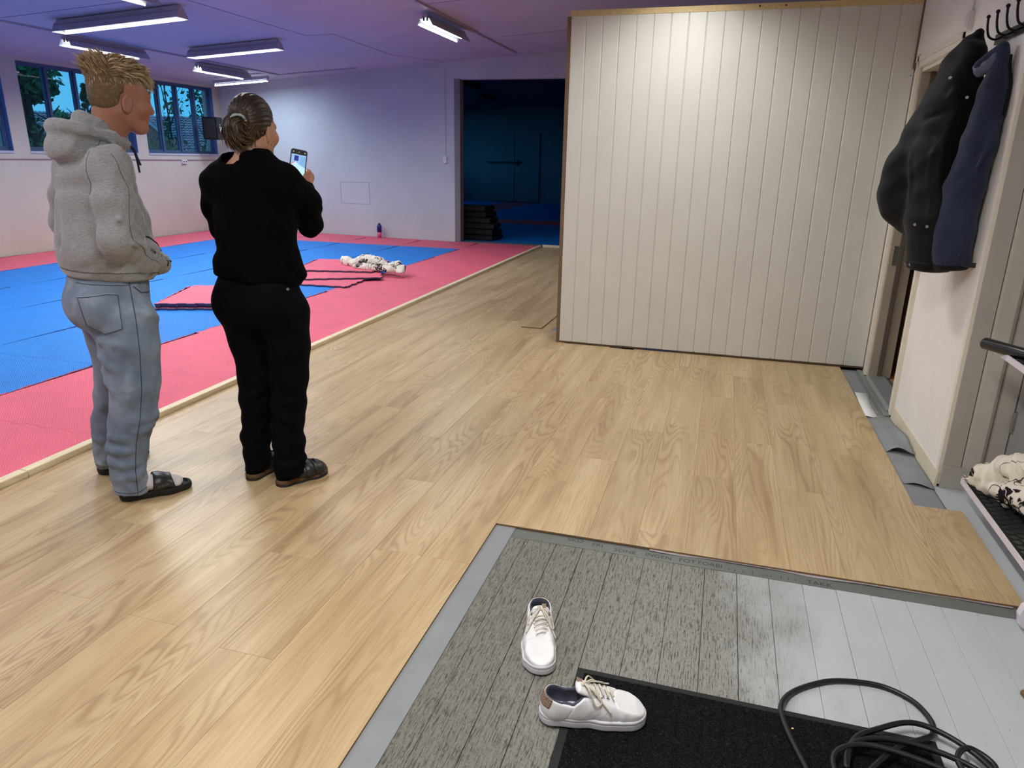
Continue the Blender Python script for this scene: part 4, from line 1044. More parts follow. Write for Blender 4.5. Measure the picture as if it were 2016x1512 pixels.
# folds
for a, b_, r_ in ((T(-0.06,0.305,1.21),T(0.02,0.26,1.16),0.010),(T(-0.03,0.31,1.12),T(0.05,0.25,1.10),0.010),(T(0.0,0.28,1.20),T(0.06,0.22,1.12),0.008)): hood.cone(a, b_, r_, r_*0.5, 0.02)
for a, b_ in ((T(-0.15,0.05,1.36),T(-0.165,0.09,1.12)),(T(-0.155,-0.04,1.34),T(-0.17,0.0,1.10)),(T(-0.12,0.14,1.33),T(-0.125,0.17,1.14)),(T(0.11,0.16,1.30),T(0.135,0.15,1.15))): hood.cone(a, b_, 0.006, 0.012, 0.03, sub=True)
hood.cone(T(0.085,0.21,1.075), T(0.175,0.13,1.02), 0.006, 0.006, 0.010, sub=True)
hood.cone(T(0.035,0.215,1.135), T(0.155,0.155,1.105), 0.006, 0.005, 0.012, sub=True)
def hw(x, y, z):
    low = np.clip((1.22-z)*5, 0, 1)
    return 0.0035*np.sin(z*55+4*np.sin(x*14+y*9)+x*20)*low*np.clip((z-0.99)*12,0,1)*0.6 + 0.0028*np.sin(x*42+y*33+z*16+2.5*np.sin(z*19)) + 0.0012*np.sin(x*90-z*70+y*50)
hood.fn(hw)
hood.fn(lambda x,y,z: (0.955+0.0-0.10*(x*F[0]+y*F[1]))-z, 0.01, 'max')
hood.fn(lambda x,y,z: -(np.sqrt(((x-0.065-(z-1.50)*0.24))**2+y**2)-0.058)*np.where(z > 1.46, 1.0, 0)-np.where(z > 1.46, 0, 1.0), 0.006, 'max')
hoodie = sobj('hooded_sweatshirt', hood, (-0.30,-0.40,0.90), (0.34,0.40,1.66), 0.0068, MAT['heather'], man)
# ribbed hem, seams, drawstring, pocket edge drawn dark for the opening's shade
def seamline(nm, surf, pts, r, mat, parent, off=0.0006, k=5):
    P_ = on_surface(surf, catmull(pts, k), off, 8); return MB().tube(P_, r, 6).build(nm, mat, parent, smooth=True)
dks = simple('dark_seam', (78,78,80), 0.9)
seamline('sleeve_seam', hood, [T(-0.02,0.24,1.46),T(0.0,0.26,1.32),T(-0.01,0.33,1.20),T(0.03,0.32,1.09),T(0.12,0.20,1.02)], 0.0011, dks, man)
seamline('armhole_seam', hood, [T(-0.01,0.12,1.49),T(-0.09,0.16,1.40),T(-0.11,0.17,1.30)], 0.0010, dks, man)
seamline('hem_seam', hood, [T(-0.17,-0.05,1.005),T(-0.15,0.10,1.0),T(-0.05,0.20,0.995),T(0.08,0.18,0.985),T(0.17,0.08,0.975)], 0.0016, dks, man)
seamline('pocket_edge_shade', hood, [T(0.09,0.19,1.135),T(0.13,0.17,1.11),T(0.17,0.14,1.07)], 0.0035, simple('pocket_opening_shade',(34,34,40),0.9), man, 0.001)
seamline('pocket_edge_shade', hood, [T(0.165,0.13,1.00),T(0.20,0.09,1.01),T(0.215,0.05,1.03)], 0.0035, bpy.data.materials['pocket_opening_shade'], man, 0.001)
navy = simple('navy_cord', (22,26,48), 0.7)
MB().tube(catmull([T(0.115,0.035,1.485),T(0.140,0.055,1.465),T(0.150,0.055,1.43),T(0.160,0.055,1.40)],5), 0.0042, 8).build('drawstring', navy, man, smooth=True)
MB().tube(catmull([T(0.12,0.02,1.487),T(0.150,0.02,1.465),T(0.165,0.015,1.43),T(0.170,0.015,1.37)],5), 0.0042, 8).build('drawstring', navy, man, smooth=True)

# jeans
jeans = SDF()
jeans.cone(T(-0.014,0,0.86), T(-0.008,0,0.97), 0.146, 0.142, 0.03, ph, 1.20)
for s_ in (-1,1): jeans.ell(T(-0.075,0.070*s_,0.845), (0.088,0.085,0.110), 0.05, rot=(0,0,ph))
jeans.chain([(0.030,-0.085,0.80),(0.035,-0.105,0.68),(0.030,-0.112,0.52),(0.008,-0.112,0.40),(-0.030,-0.110,0.26),(-0.045,-0.108,0.14),(-0.045,-0.108,0.05)], [0.118,0.112,0.098,0.092,0.080,0.070,0.073], 0.012)
jeans.chain([(-0.025,0.085,0.80),(-0.020,0.115,0.66),(-0.028,0.150,0.50),(-0.050,0.175,0.40),(-0.090,0.205,0.26),(-0.110,0.230,0.14),(-0.115,0.235,0.055)], [0.118,0.108,0.094,0.088,0.078,0.070,0.072], 0.012)
def folds(surf, lst, k=0.025, dep=0.45):
    base = SDF(); base.ops = list(surf.ops); new = []
    for a, b_, r_ in lst:
        pts = [project(base, np.array(a)+(np.array(b_)-np.array(a))*t, -r_*dep, 10)[0] for t in (0,0.25,0.5,0.75,1)]
        rs = [r_*0.35, r_*0.9, r_, r_*0.8, r_*0.3]
        new.append((pts, rs))
    for pts, rs in new: surf.chain(pts, rs, k)
folds(jeans, (((0.12,-0.16,0.385),(0.02,-0.25,0.36),0.014),((0.11,-0.14,0.345),(0.0,-0.25,0.325),0.013),((-0.13,-0.12,0.315),(-0.01,-0.25,0.30),0.012),((-0.15,-0.10,0.265),(0.0,-0.25,0.24),0.010),((-0.13,-0.12,0.20),(0.02,-0.22,0.175),0.010),((0.04,-0.14,0.14),(-0.08,-0.22,0.12),0.010),
 ((-0.13,-0.02,0.70),(-0.05,-0.22,0.60),0.014),((-0.13,-0.02,0.74),(0.02,-0.25,0.70),0.010),((-0.11,-0.05,0.62),(-0.05,-0.22,0.47),0.014),((0.02,-0.25,0.60),(0.0,-0.25,0.44),0.012),((-0.18,0.12,0.38),(-0.13,0.05,0.34),0.012),((-0.20,0.15,0.20),(-0.12,0.1,0.18),0.010),((0.10,-0.2,0.84),(0.16,-0.1,0.78),0.010)))
jeans.cone((-0.085,-0.16,0.50), (-0.10,-0.14,0.34), 0.008, 0.010, 0.03, sub=True)
def jw(x, y, z): return 0.003*np.sin(z*62+3*np.sin(x*22+y*15))*np.exp(-((z-0.36)/0.12)**2) + 0.0032*np.sin(z*75+4*np.sin(x*26+1))*np.clip((0.24-z)*6,0,1) + 0.002*np.sin(x*33+z*27+y*19)
jeans.fn(jw)
jeans.fn(lambda x,y,z: 0.036-z+(x+0.05)*0.12*-1.0+np.where(y > 0.06, 0.01, 0), 0.004, 'max')
jeans.fn(lambda x,y,z: z-1.0, 0.004, 'max')
jn = sobj('jeans', jeans, (-0.27,-0.30,0.0), (0.24,0.36,1.02), 0.0066, MAT['denim'], man)
stch = simple('dark_stitching', (58,66,84), 0.9)
# back pocket patch, raised cloth with stitched edge
PK = [(-0.128,0.905),(-0.02,0.918),(0.018,0.912),(0.016,0.775),(-0.052,0.752),(-0.112,0.785)]
def pocket(x, y, z):
    return SDF._smax(np.abs(jeans(x,y,z)-0.001)-0.0035, SDF._smax(poly2d(PK, x, z), y+0.04, 0.002), 0.003)
sobj('back_pocket', pocket, (-0.15,-0.29,0.73), (0.04,-0.03,0.94), 0.0035, MAT['denim'], man)
pe = [(x*0.96-0.002, -0.22, 0.845+(z-0.845)*0.95) for x, z in PK]
def cam_side(pts, surf, off): 
    out_ = []
    for x, y, z in pts:
        yy = -0.30
        for _ in range(60):
            d = float(surf(np.float64(x),np.float64(yy),np.float64(z)))-off
            if d < 0.0005: break
            yy += max(d*0.8, 0.0005)
            if yy > 0.2: break
        out_.append((x,yy,z))
    return out_
def lerp_pts(poly, k, closed=True):
    o = []; n = len(poly)
    for i in range(n if closed else n-1):
        a, b_ = np.array(poly[i]), np.array(poly[(i+1)%n])
        for j in range(k): o.append(tuple(a+(b_-a)*j/k))
    if not closed: o.append(tuple(poly[-1]))
    return o
MB().tube(cam_side(lerp_pts(pe, 6), jeans, 0.0055), 0.0012, 5, closed=True).build('pocket_stitching', stch, man)
seam_pts = lerp_pts([(0.062,0,0.955),(0.066,0,0.80),(0.062,0,0.66),(0.050,0,0.52),(0.030,0,0.40),(0.0,0,0.28),(-0.018,0,0.16),(-0.022,0,0.045)], 8, False)
MB().tube(cam_side(seam_pts, jeans, 0.0006), 0.0017, 5).build('side_seam', stch, man)
MB().tube(cam_side(lerp_pts([(-0.12,0,0.955),(-0.02,0,0.948),(0.06,0,0.942)], 8, False), jeans, 0.0006), 0.0012, 5).build('yoke_seam', stch, man)
MB().tube(cam_side(lerp_pts([(0.075,0,0.935),(0.10,0,0.905),(0.135,0,0.895)], 6, False), jeans, 0.0008), 0.002, 5).build('front_pocket_edge', stch, man)
MB().tube(cam_side(lerp_pts([(-0.108,0,0.060),(-0.06,0,0.054),(-0.01,0,0.052),(0.022,0,0.058)], 6, False), jeans, 0.0006), 0.0013, 5).build('hem_stitching', stch, man)

# feet: socks and slides
def foot(parent, heel, ang, L_, sockmat, vis=True):
    c, s = math.cos(ang), math.sin(ang)
    def G(f, r, z): return np.array((heel[0]+c*f+s*r, heel[1]+s*f-c*r, z))
    f_ = SDF()
    f_.chain([G(0.035,0,0.055), G(0.09,0,0.062), G(0.16,0.004,0.052), G(0.215,0.006,0.044), G(0.245,0.006,0.041)], [0.030,0.034,0.033,0.025,0.018], 0.02, phi=ang, w=1.25)
    f_.chain([G(0.045,0,0.05), G(0.05,0,0.12), G(0.05,0,0.20)], [0.034,0.036,0.038], 0.03)
    f_.ell(G(0.24,-0.02,0.040), (0.022,0.016,0.014), 0.015, rot=(0,0,ang)); f_.ell(G(0.232,0.026,0.038), (0.02,0.024,0.013), 0.015, rot=(0,0,ang))
    f_.fn(lambda x,y,z: 0.001*np.sin(x*90+z*120)*np.sin(y*80), 0, 'add')
    f_.fn(lambda x,y,z: 0.024-z, 0.004, 'max')
    sobj('sock', f_, G(0.13,0,0)-np.array((0.20,0.20,0)), G(0.13,0,0.22)+np.array((0.20,0.20,0)), 0.005, sockmat, parent)
    so = SDF(); so.chain([G(0.052,0,0.015), G(0.12,0,0.014), G(0.20,0.004,0.014), G(0.252,0.004,0.018)], [0.047,0.046,0.054,0.046], 0.02)
    so.fn(lambda x,y,z: np.abs(z-0.014)-0.014+0.0*x, 0.008, 'max')
    rim = SDF(); rim.chain([G(0.05,0,0.03), G(0.20,0.004,0.03), G(0.25,0.004,0.034)], [0.047,0.053,0.046], 0.02)
    rim.fn(lambda x,y,z: np.abs(z-0.020)-0.012, 0.004, 'max')
    ins = SDF(); ins.chain([G(0.05,0,0.04), G(0.20,0.004,0.04), G(0.245,0.004,0.04)], [0.040,0.046,0.038], 0.02)
    sole_ = SDF().union(so).union(rim, 0.004).sub(SDF().union(ins).fn(lambda x,y,z: 0.024-z, 0.0, 'max'), 0.004)
    sobj('slide_sole', sole_, G(0.13,0,0)-np.array((0.21,0.21,0.01)), G(0.13,0,0.06)+np.array((0.21,0.21,0)), 0.0036, MAT['blackr'], parent)
    def strap(x, y, z):
        ff = (x-heel[0])*c+(y-heel[1])*s
        d = np.abs(f_(x,y,z)-0.006)-0.0035
        d = SDF._smax(d, np.abs(ff-0.178)-0.040-(0.07-z)*0.18, 0.004)
        return SDF._smax(d, 0.012-z, 0.004)
    sobj('slide_strap', strap, G(0.17,0,0)-np.array((0.12,0.12,0)), G(0.17,0,0.11)+np.array((0.12,0.12,0)), 0.0032, MAT['leather'], parent)
    return f_, G
ff_, GG = foot(man, (-0.100,-0.110), math.radians(4), 0.3, MAT['sock'])
ff2, G2_ = foot(man, (-0.165,0.205), math.radians(48), 0.3, MAT['sockg'])
b = MB()
for i in range(6): 
    for r_ in (0,1): 
        p = GG(0.160+0.008*i, 0.0, 0.05+0.006*r_); q, n = project(ff_, p+np.array((0.0,-0.06,0)), 0.0105, 10); b.box(q[0]-0.0022,q[0]+0.0022,q[1]-0.0006,q[1]+0.0006,q[2]-0.0012,q[2]+0.0012)
o = b.build('strap_print', simple('grey_print',(120,118,110),0.7), man); o['kind'] = 'stuff'

# ============================================================ woman in black taking a photo
wom = tag(empty('person', (-1.84,2.66,0), math.atan2(0.569,0.822)), 'woman in black jumper, trousers and clogs, hair clipped up, holding a phone', 'person')
tw = math.radians(60)                     # torso faces away and a little to the right
F = np.array((math.cos(tw), math.sin(tw), 0)); Sd = np.array((math.sin(tw), -math.cos(tw), 0))   # Sd: her right side
def U(f, s, z): return np.array((-0.060,0,0)) + F*f + Sd*s + np.array((0,0,z))
# head
wp = math.radians(50); HF = np.array((math.cos(wp), math.sin(wp), 0)); HS = np.array((math.sin(wp), -math.cos(wp), 0)); HC = np.array((-0.040, 0.025, 1.575))
wh = SDF()
wh.ell(Hh(0,0,0.010), (0.088,0.073,0.085), rot=(0,0,wp))
wh.ell(Hh(0.038,0,-0.035), (0.064,0.058,0.078), 0.04, rot=(0,0,wp))
wh.ell(Hh(0.030,0,-0.080), (0.058,0.052,0.052), 0.03, rot=(0,0,wp))
for s_ in (-1,1):
    wh.cone(Hh(-0.008,0.048*s_,-0.085), Hh(0.055,0.022*s_,-0.128), 0.020, 0.018, 0.035)
    wh.ell(Hh(0.074,0.036*s_,-0.060), (0.026,0.026,0.024), 0.03)
    wh.ell(Hh(0.100,0.030*s_,-0.030), (0.015,0.018,0.012), 0.014, rot=(0,0,wp), sub=True)
    e = Hh(0.006,0.074*s_,-0.046); wh.ell(e, (0.016,0.009,0.031), 0.006, rot=(0,0.1,wp+0.5*s_)); wh.ell(e+HS*0.006*s_+HF*0.003, (0.010,0.006,0.021), 0.004, rot=(0,0.1,wp+0.5*s_), sub=True)
wh.cone(Hh(0.094,-0.03,-0.014), Hh(0.094,0.03,-0.014), 0.012, 0.012, 0.02)
wh.cone(Hh(0.097,0,-0.035), Hh(0.110,0,-0.068), 0.007, 0.011, 0.014)
wh.cone(Hh(0.088,-0.015,-0.092), Hh(0.088,0.015,-0.092), 0.009, 0.009, 0.010); wh.cone(Hh(0.078,0,-0.122), Hh(0.07,0,-0.118), 0.019, 0.02, 0.03)
wh.cone((-0.062,-0.008,1.36), (-0.052,0.008,1.50), 0.060, 0.056, 0.03)
wh.cone((-0.120,-0.0,1.375), (0.0,0.0,1.375), 0.045, 0.045, 0.06)
# hands and forearms belong to the same body
PHC = np.array((0.150,0.430,1.395)); 
wr_r = np.array((0.176,0.335,1.300)); wr_l = np.array((0.075,0.34,1.29))
hr_ = SDF()
def hand(surf, wrist, palm, side, out, k=0.006):
    """palm behind the phone's edge, four fingers wrapping its back, thumb on the near face"""
    d = palm-wrist; d /= np.linalg.norm(d)
    surf.cone(wrist-d*0.05, wrist, 0.026, 0.024, 0.02, w=1.0)
    surf.cone(wrist, palm, 0.024, 0.026, 0.02); surf.cone(palm, palm+d*0.03-out*0.0, 0.024, 0.020, 0.02)
    for i in range(4):
        a = palm+d*(0.002+0.017*i)+out*0.010; L_ = (0.060,0.070,0.066,0.052)[i]
        b1 = a+out*0.014-side*0.006+d*0.004; b2 = b1-side*L_*0.5+out*0.004+d*0.004; b3 = b2-side*L_*0.5-out*0.003
        surf.chain([a+side*0.006, b1, b2, b3], [0.0095,0.009,0.0085,0.0075], k)
    t0 = palm-d*0.012-out*0.008; t1 = t0+d*0.035-out*0.016+side*0.002; t2 = t1+d*0.026-side*0.012-out*0.002
    surf.chain([t0,t1,t2], [0.013,0.0105,0.0085], 0.01)
phr = np.array((0.188,0.425,1.350)); phl = np.array((0.098,0.432,1.345))
YA = np.array((0,1.0,0)); XA = np.array((1.0,0,0))
hand(wh, wr_r, phr, XA, YA); hand(wh, wr_l, phl, -XA, YA)
wh.chain([(-0.058,0,1.40),(-0.058,0,1.30)],[0.05,0.07],0.03)
for A_,B_,C_ in (((0.06,-0.05,1.33),(0.165,0.11,1.16),wr_r),((-0.18,0.05,1.31),(-0.195,0.21,1.135),wr_l)): wh.chain([(-0.058,0,1.33),A_,B_,C_],[0.05,0.045,0.030,0.025],0.02)
sobj('body', wh, (-0.28,-0.16,1.08), (0.26,0.56,1.70), 0.0042, MAT['skin_f'], wom)
# jumper
jp = SDF()
jp.cone(U(-0.005,0,1.02), U(0.005,0,1.30), 0.128, 0.120, 0.03, tw, 1.40)
jp.cone(U(0.0,-0.125,1.345), U(0.0,0.125,1.345), 0.080, 0.080, 0.07)
jp.cone(U(0,0,1.36), U(0.0,0.0,1.425), 0.095, 0.084, 0.05, tw, 1.20)
jp.cone(U(0.02,0,1.20), U(0.04,0,1.26), 0.115, 0.11, 0.05, tw, 1.25)          # chest
jp.cone(U(0.0,0,0.965), U(0.0,0,1.0), 0.146, 0.140, 0.02, tw, 1.36)           # lower body
eR = np.array((0.168,0.115,1.155)); eL = np.array((-0.200,0.215,1.13))
sR = np.array((0.072,-0.055,1.345)); sL = np.array((-0.195,0.055,1.325))
jp.chain([sR, (sR+eR)/2+np.array((0.030,0,0.006)), eR], [0.072,0.064,0.052], 0.02)
jp.chain([eR, wr_r*0.45+eR*0.55+np.array((0.008,0,0.0)), wr_r], [0.052,0.046,0.035], 0.02)
jp.chain([sL, (sL+eL)/2+np.array((-0.012,0,0)), eL], [0.070,0.062,0.050], 0.02)
jp.chain([eL, wr_l*0.5+eL*0.5, wr_l], [0.050,0.045,0.034], 0.02)

def pw(x, y, z): return 0.0035*np.sin(z*60+3*np.sin(x*16+y*10))*np.clip((1.10-z)*7,0,1) + 0.0025*np.sin(x*30+z*38-y*25) + 0.0012*np.sin(x*80+z*60)
jp.fn(pw)
jp.fn(lambda x,y,z: (0.935-0.13*(x+0.05))-z, 0.008, 'max')
jp.fn(lambda x,y,z: -(np.sqrt(((x+0.075)*0.80)**2+(y+0.0)**2)-0.073)*np.where(z > 1.41, 1.0, 0)-np.where(z > 1.41, 0, 1.0), 0.006, 'max')
sobj('jumper', jp, (-0.34,-0.26,0.88), (0.30,0.46,1.48), 0.0068, MAT['blackknit'], wom)
# trousers
tr = SDF()
tr.cone(U(-0.02,0,0.84), U(0.0,0,0.96), 0.128, 0.122, 0.03, tw, 1.38)
for s_ in (-1,1): tr.ell(U(-0.060,0.085*s_,0.85), (0.10,0.100,0.12), 0.04, rot=(0,0,tw))
tr.chain([(0.022,-0.055,0.80),(0.030,-0.050,0.66),(0.024,-0.045,0.50),(0.012,-0.050,0.38),(0.0,-0.060,0.20),(-0.006,-0.062,0.06)], [0.112,0.094,0.082,0.074,0.068,0.070], 0.025)
tr.chain([(-0.132,0.035,0.80),(-0.120,0.050,0.66),(-0.112,0.055,0.50),(-0.122,0.052,0.38),(-0.140,0.050,0.20),(-0.146,0.050,0.075)], [0.112,0.094,0.082,0.074,0.064,0.062], 0.025)
for a, b_ in (((-0.04,-0.13,0.40),(0.06,-0.12,0.43)),((-0.05,-0.125,0.34),(0.05,-0.125,0.33)),((-0.16,-0.03,0.42),(-0.09,-0.03,0.44)),((-0.05,-0.13,0.12),(0.05,-0.12,0.10)),((0.04,-0.11,0.13),(0.06,-0.08,0.135))): folds(tr, ((a, b_, 0.011),), 0.02)
tr.fn(lambda x,y,z: 0.003*np.sin(z*70+3*np.sin(x*25))*np.clip((0.50-z)*4,0,1)+0.002*np.sin(x*35+z*25+y*20))
tr.fn(lambda x,y,z: 0.048-z, 0.006, 'max')
tr.fn(lambda x,y,z: z-0.98, 0.004, 'max')
sobj('trousers', tr, (-0.32,-0.26,0.02), (0.20,0.24,1.0), 0.0068, MAT['blackdenim'], wom)
def back_side(x, z, surf, off):
    y = -0.3
    for _ in range(80):
        d = float(surf(np.float64(x),np.float64(y),np.float64(z)))-off
        if d < 0.0004: break
        y += max(0.8*d, 0.0004)
    return y
rv = MB(); rv.cyl((0.047,back_side(0.047,0.918,tr,0.0)-0.006,0.918),0.006,0.006,'y',12); rv.build('rivet', MAT['metal'], wom)
# clogs with cork footbed
def clog(parent, heel, ang, L_=0.262):
    c, s = math.cos(ang), math.sin(ang)
    def G(f, r, z): return np.array((heel[0]+c*f+s*r, heel[1]+s*f-c*r, z))
    lo_, hi_ = G(0.12,0,0)-np.array((0.20,0.20,0.01)), G(0.12,0,0.11)+np.array((0.20,0.20,0.0))
    def plan(z_): 
        q = SDF(); q.chain([G(0.042,0,z_), G(0.11,0,z_), G(0.19,0.004,z_), G(0.214,0.002,z_)], [0.040,0.040,0.050,0.046], 0.02); return q
    s1 = plan(0.005).fn(lambda x,y,z: np.abs(z-0.005)-0.006, 0.002, 'max'); sobj('outsole', s1, lo_, hi_, 0.0035, MAT['blackr'], parent)
    s2 = plan(0.02).fn(lambda x,y,z: np.abs(z-0.0195)-0.0105-0.000*x, 0.004, 'max'); sobj('cork_footbed', s2, lo_, hi_, 0.0035, MAT['cork'], parent)
    up = SDF(); up.chain([G(0.115,0,0.040), G(0.15,0.002,0.046), G(0.20,0.004,0.034), G(0.222,0.002,0.026)], [0.037,0.039,0.038,0.032], 0.02, phi=ang, w=1.42)
    up.fn(lambda x,y,z: 0.009-z, 0.003, 'max'); 
    up.fn(lambda x,y,z: 0.085-((x-heel[0])*c+(y-heel[1])*s)+(z-0.03)*0.25, 0.004, 'max')
    sobj('clog_upper', up, lo_, hi_, 0.0036, MAT['leather'], parent)
    for f0 in (0.135, 0.178):
        st = lambda x,y,z,f0=f0: SDF._smax(np.abs(up(x,y,z)-0.0015)-0.0022, SDF._smax(np.abs((x-heel[0])*c+(y-heel[1])*s-f0)-0.011, 0.034-z, 0.002), 0.002)
        sobj('buckle_strap', st, lo_, hi_, 0.0033, MAT['leather'], parent)
        q, n = project(up, G(f0, 0.022, 0.08), 0.004, 10); MB().box(-0.010,0.010,-0.012,0.012,-0.0015,0.0015,0,0.001).build('buckle', MAT['blackm'], parent, tuple(q), (math.radians(28),0,ang))
    sk = SDF(); sk.chain([G(0.045,0,0.045), G(0.05,0,0.10)], [0.036,0.036], 0.02).chain([G(0.045,0,0.045), G(0.12,0,0.05)], [0.034,0.034], 0.02); sobj('sock', sk, lo_, hi_, 0.006, MAT['blackdenim'], parent)
clog(wom, (-0.070,-0.092), math.radians(27)); clog(wom, (-0.192,0.005), math.radians(52))
# hair drawn back into a low loose bun
hc = SDF().ell(Hh(-0.004,0,0.018), (0.096,0.081,0.093), rot=(0,0,wp)).ell(Hh(-0.030,0,-0.030), (0.074,0.072,0.066), 0.03, rot=(0,0,wp))
bunc = np.array((-0.108,-0.040,1.545))
hc.ell(bunc, (0.046,0.050,0.060), 0.022, rot=(0,0.2,0)).ell(bunc+np.array((0.012,-0.006,-0.030)), (0.034,0.040,0.035), 0.02)
hc.cone(bunc+np.array((0.042,-0.03,0.06)), bunc+np.array((0.052,-0.045,-0.02)), 0.006, 0.006, 0.015, sub=True)
def wcut(x, y, z):
    f = (x-HC[0])*HF[0]+(y-HC[1])*HF[1]; zz = z-HC[2]
    a = f*0.8-(zz-0.01)*0.55-0.050; b_ = -(zz+0.070)+np.where(f > -0.03, (f+0.03)*0.9, (f+0.03)*0.25)
    d = np.sqrt((x-bunc[0])**2+(y-bunc[1])**2+(z-bunc[2]+0.01)**2)-0.085
    return np.minimum(np.maximum(a, b_), np.maximum(d, a))
hc.fn(wcut, 0.012, 'max')
def toclip(q): 
    t = np.array((-0.085,-0.062,1.580))-q; return t
def hn(x, y, z):
    ax = x+0.09; ay = y+0.05; az = z-1.58; r = np.sqrt(ax*ax+ay*ay+az*az)+1e-4
    th = np.arctan2(az, ax*0.8-ay*0.6); return 0.0018*np.sin(th*26+3*np.sin(r*40))*np.clip(r*16-0.3,0,1)
hc.fn(hn)
sobj('hair', hc, (-0.20,-0.15,1.44), (0.09,0.14,1.72), 0.0038, MAT['brown'], wom)
R_ = np.random.RandomState(9); roots = []
while len(roots) < 1500:
    p = R_.normal(0,1,3); p /= np.linalg.norm(p); q = HC+np.array((p[0]*0.10,p[1]*0.10,p[2]*0.10+0.015))
    if wcut(q[0],q[1],q[2]) > 0.0: continue
    if (q-bunc)@(q-bunc) < 0.06**2: continue
    roots.append(q)
hair_strands('hair_locks', hc, roots, toclip, 0.055, 0.0017, MAT['brown'], wom, 6, 0.05, 5, 0.06)
bl = []
for i in range(420):
    p = R_.normal(0,1,3); p /= np.linalg.norm(p); bl.append(bunc+p*np.array((0.05,0.055,0.06)))
hair_strands('bun_locks', hc, bl, lambda q: np.array((-(q[2]-bunc[2])*0.5+0.01, -0.01, (q[0]-bunc[0])*1.0-0.035)), 0.045, 0.0022, MAT['brown'], wom, 7, 0.12, 5, 0.25, 0.05)
wl = [bunc+np.array((0.045+R_.uniform(0,0.045),-0.045+R_.uniform(-0.01,0.03),R_.uniform(-0.03,0.03))) for _ in range(60)]
hair_strands('loose_wisps', hc, wl, lambda q: np.array((0.12,-0.1,-1.0)), 0.05, 0.0011, MAT['brown'], wom, 8, 0.1, 5, 0.15)
cp = on_surface(hc, [np.array((-0.118,-0.085,1.590)),np.array((-0.100,-0.09,1.602)),np.array((-0.080,-0.085,1.602)),np.array((-0.066,-0.08,1.590)),np.array((-0.060,-0.08,1.572))], 0.006, 8)
MB().tube(catmull(cp,4), [0.003]*3+[0.0055]*11+[0.0035]*3, 8).build('hair_clip', simple('silver_grey_clip',(150,166,170),0.3), wom, smooth=True)
MB().tube([Hh(0.006,0.084,-0.083),Hh(0.008,0.086,-0.088)], 0.003, 8).build('earring', MAT['metal'], wom)

# phone
pz = math.radians(-3); phn = tag(empty('phone', (0,0,0)), 'black phone with a lit camera screen held up by the woman', 'phone')
M_ = wom.matrix_basis if False else Matrix.Rotation(math.atan2(0.569,0.822), 4, 'Z'); M_ = Matrix.Translation((-1.84,2.66,0)) @ M_
pl = M_ @ Vector((0.146,0.425,1.405)); phn.location = pl
phn.rotation_euler = Euler((math.radians(-22), math.radians(11), math.atan2(0.569,0.822)+math.radians(0)), 'XYZ')
def rrect(w, h, r, n=6):
    o = []
    for cx, cy, a0_ in ((w/2-r,h/2-r,0),(-w/2+r,h/2-r,90),(-w/2+r,-h/2+r,180),(w/2-r,-h/2+r,270)):
        for i in range(n+1): a = math.radians(a0_+90*i/n); o.append((cx+r*math.cos(a), cy+r*math.sin(a)))
    return o
MB().prism(rrect(0.076,0.152,0.012), -0.0045, 0.0045, 'y').build('case', MAT['blackp'], phn)
scr = [emis('screen_sky_blue',(0.30,0.55,0.90,1),1.0), emis('screen_deep_blue',(0.02,0.02,0.35,1),0.8), emis('screen_pink',(0.9,0.35,0.55,1),0.8), emis('screen_pale_blue',(0.55,0.85,0.95,1),1.0), emis('screen_mid_blue',(0.22,0.5,0.85,1),0.9)]
m = MB()
def quad(ps, k): m.add([(x,-0.0047-0.00004*k,z) for x,z in ps], [tuple(range(len(ps)))], k)
quad([(-0.033,-0.050),(0.033,-0.050),(0.033,0.050),(-0.033,0.050)], 0)
quad([(-0.020,0.018),(0.000,0.018),(0.000,0.044),(-0.020,0.044)], 1)
quad([(-0.033,0.004),(-0.014,0.016),(-0.010,0.012),(-0.033,-0.004)], 2)
quad([(-0.033,-0.050),(0.033,-0.050),(0.033,-0.012),(0.004,0.0),(-0.012,0.014),(-0.033,-0.006)], 3)
quad([(0.006,0.044),(0.032,0.044),(0.032,-0.010),(0.006,0.006)], 4)
m.build('screen', scr, phn)
m = MB()
for x_ in (-0.026, 0.0, 0.026): m.cyl((x_,-0.0049,0.062),0.0028 if x_ else 0.0018,0.0004,'y',10)
m.build('screen_icons', emis('icon_white',(0.8,0.8,0.8,1),0.8), phn)
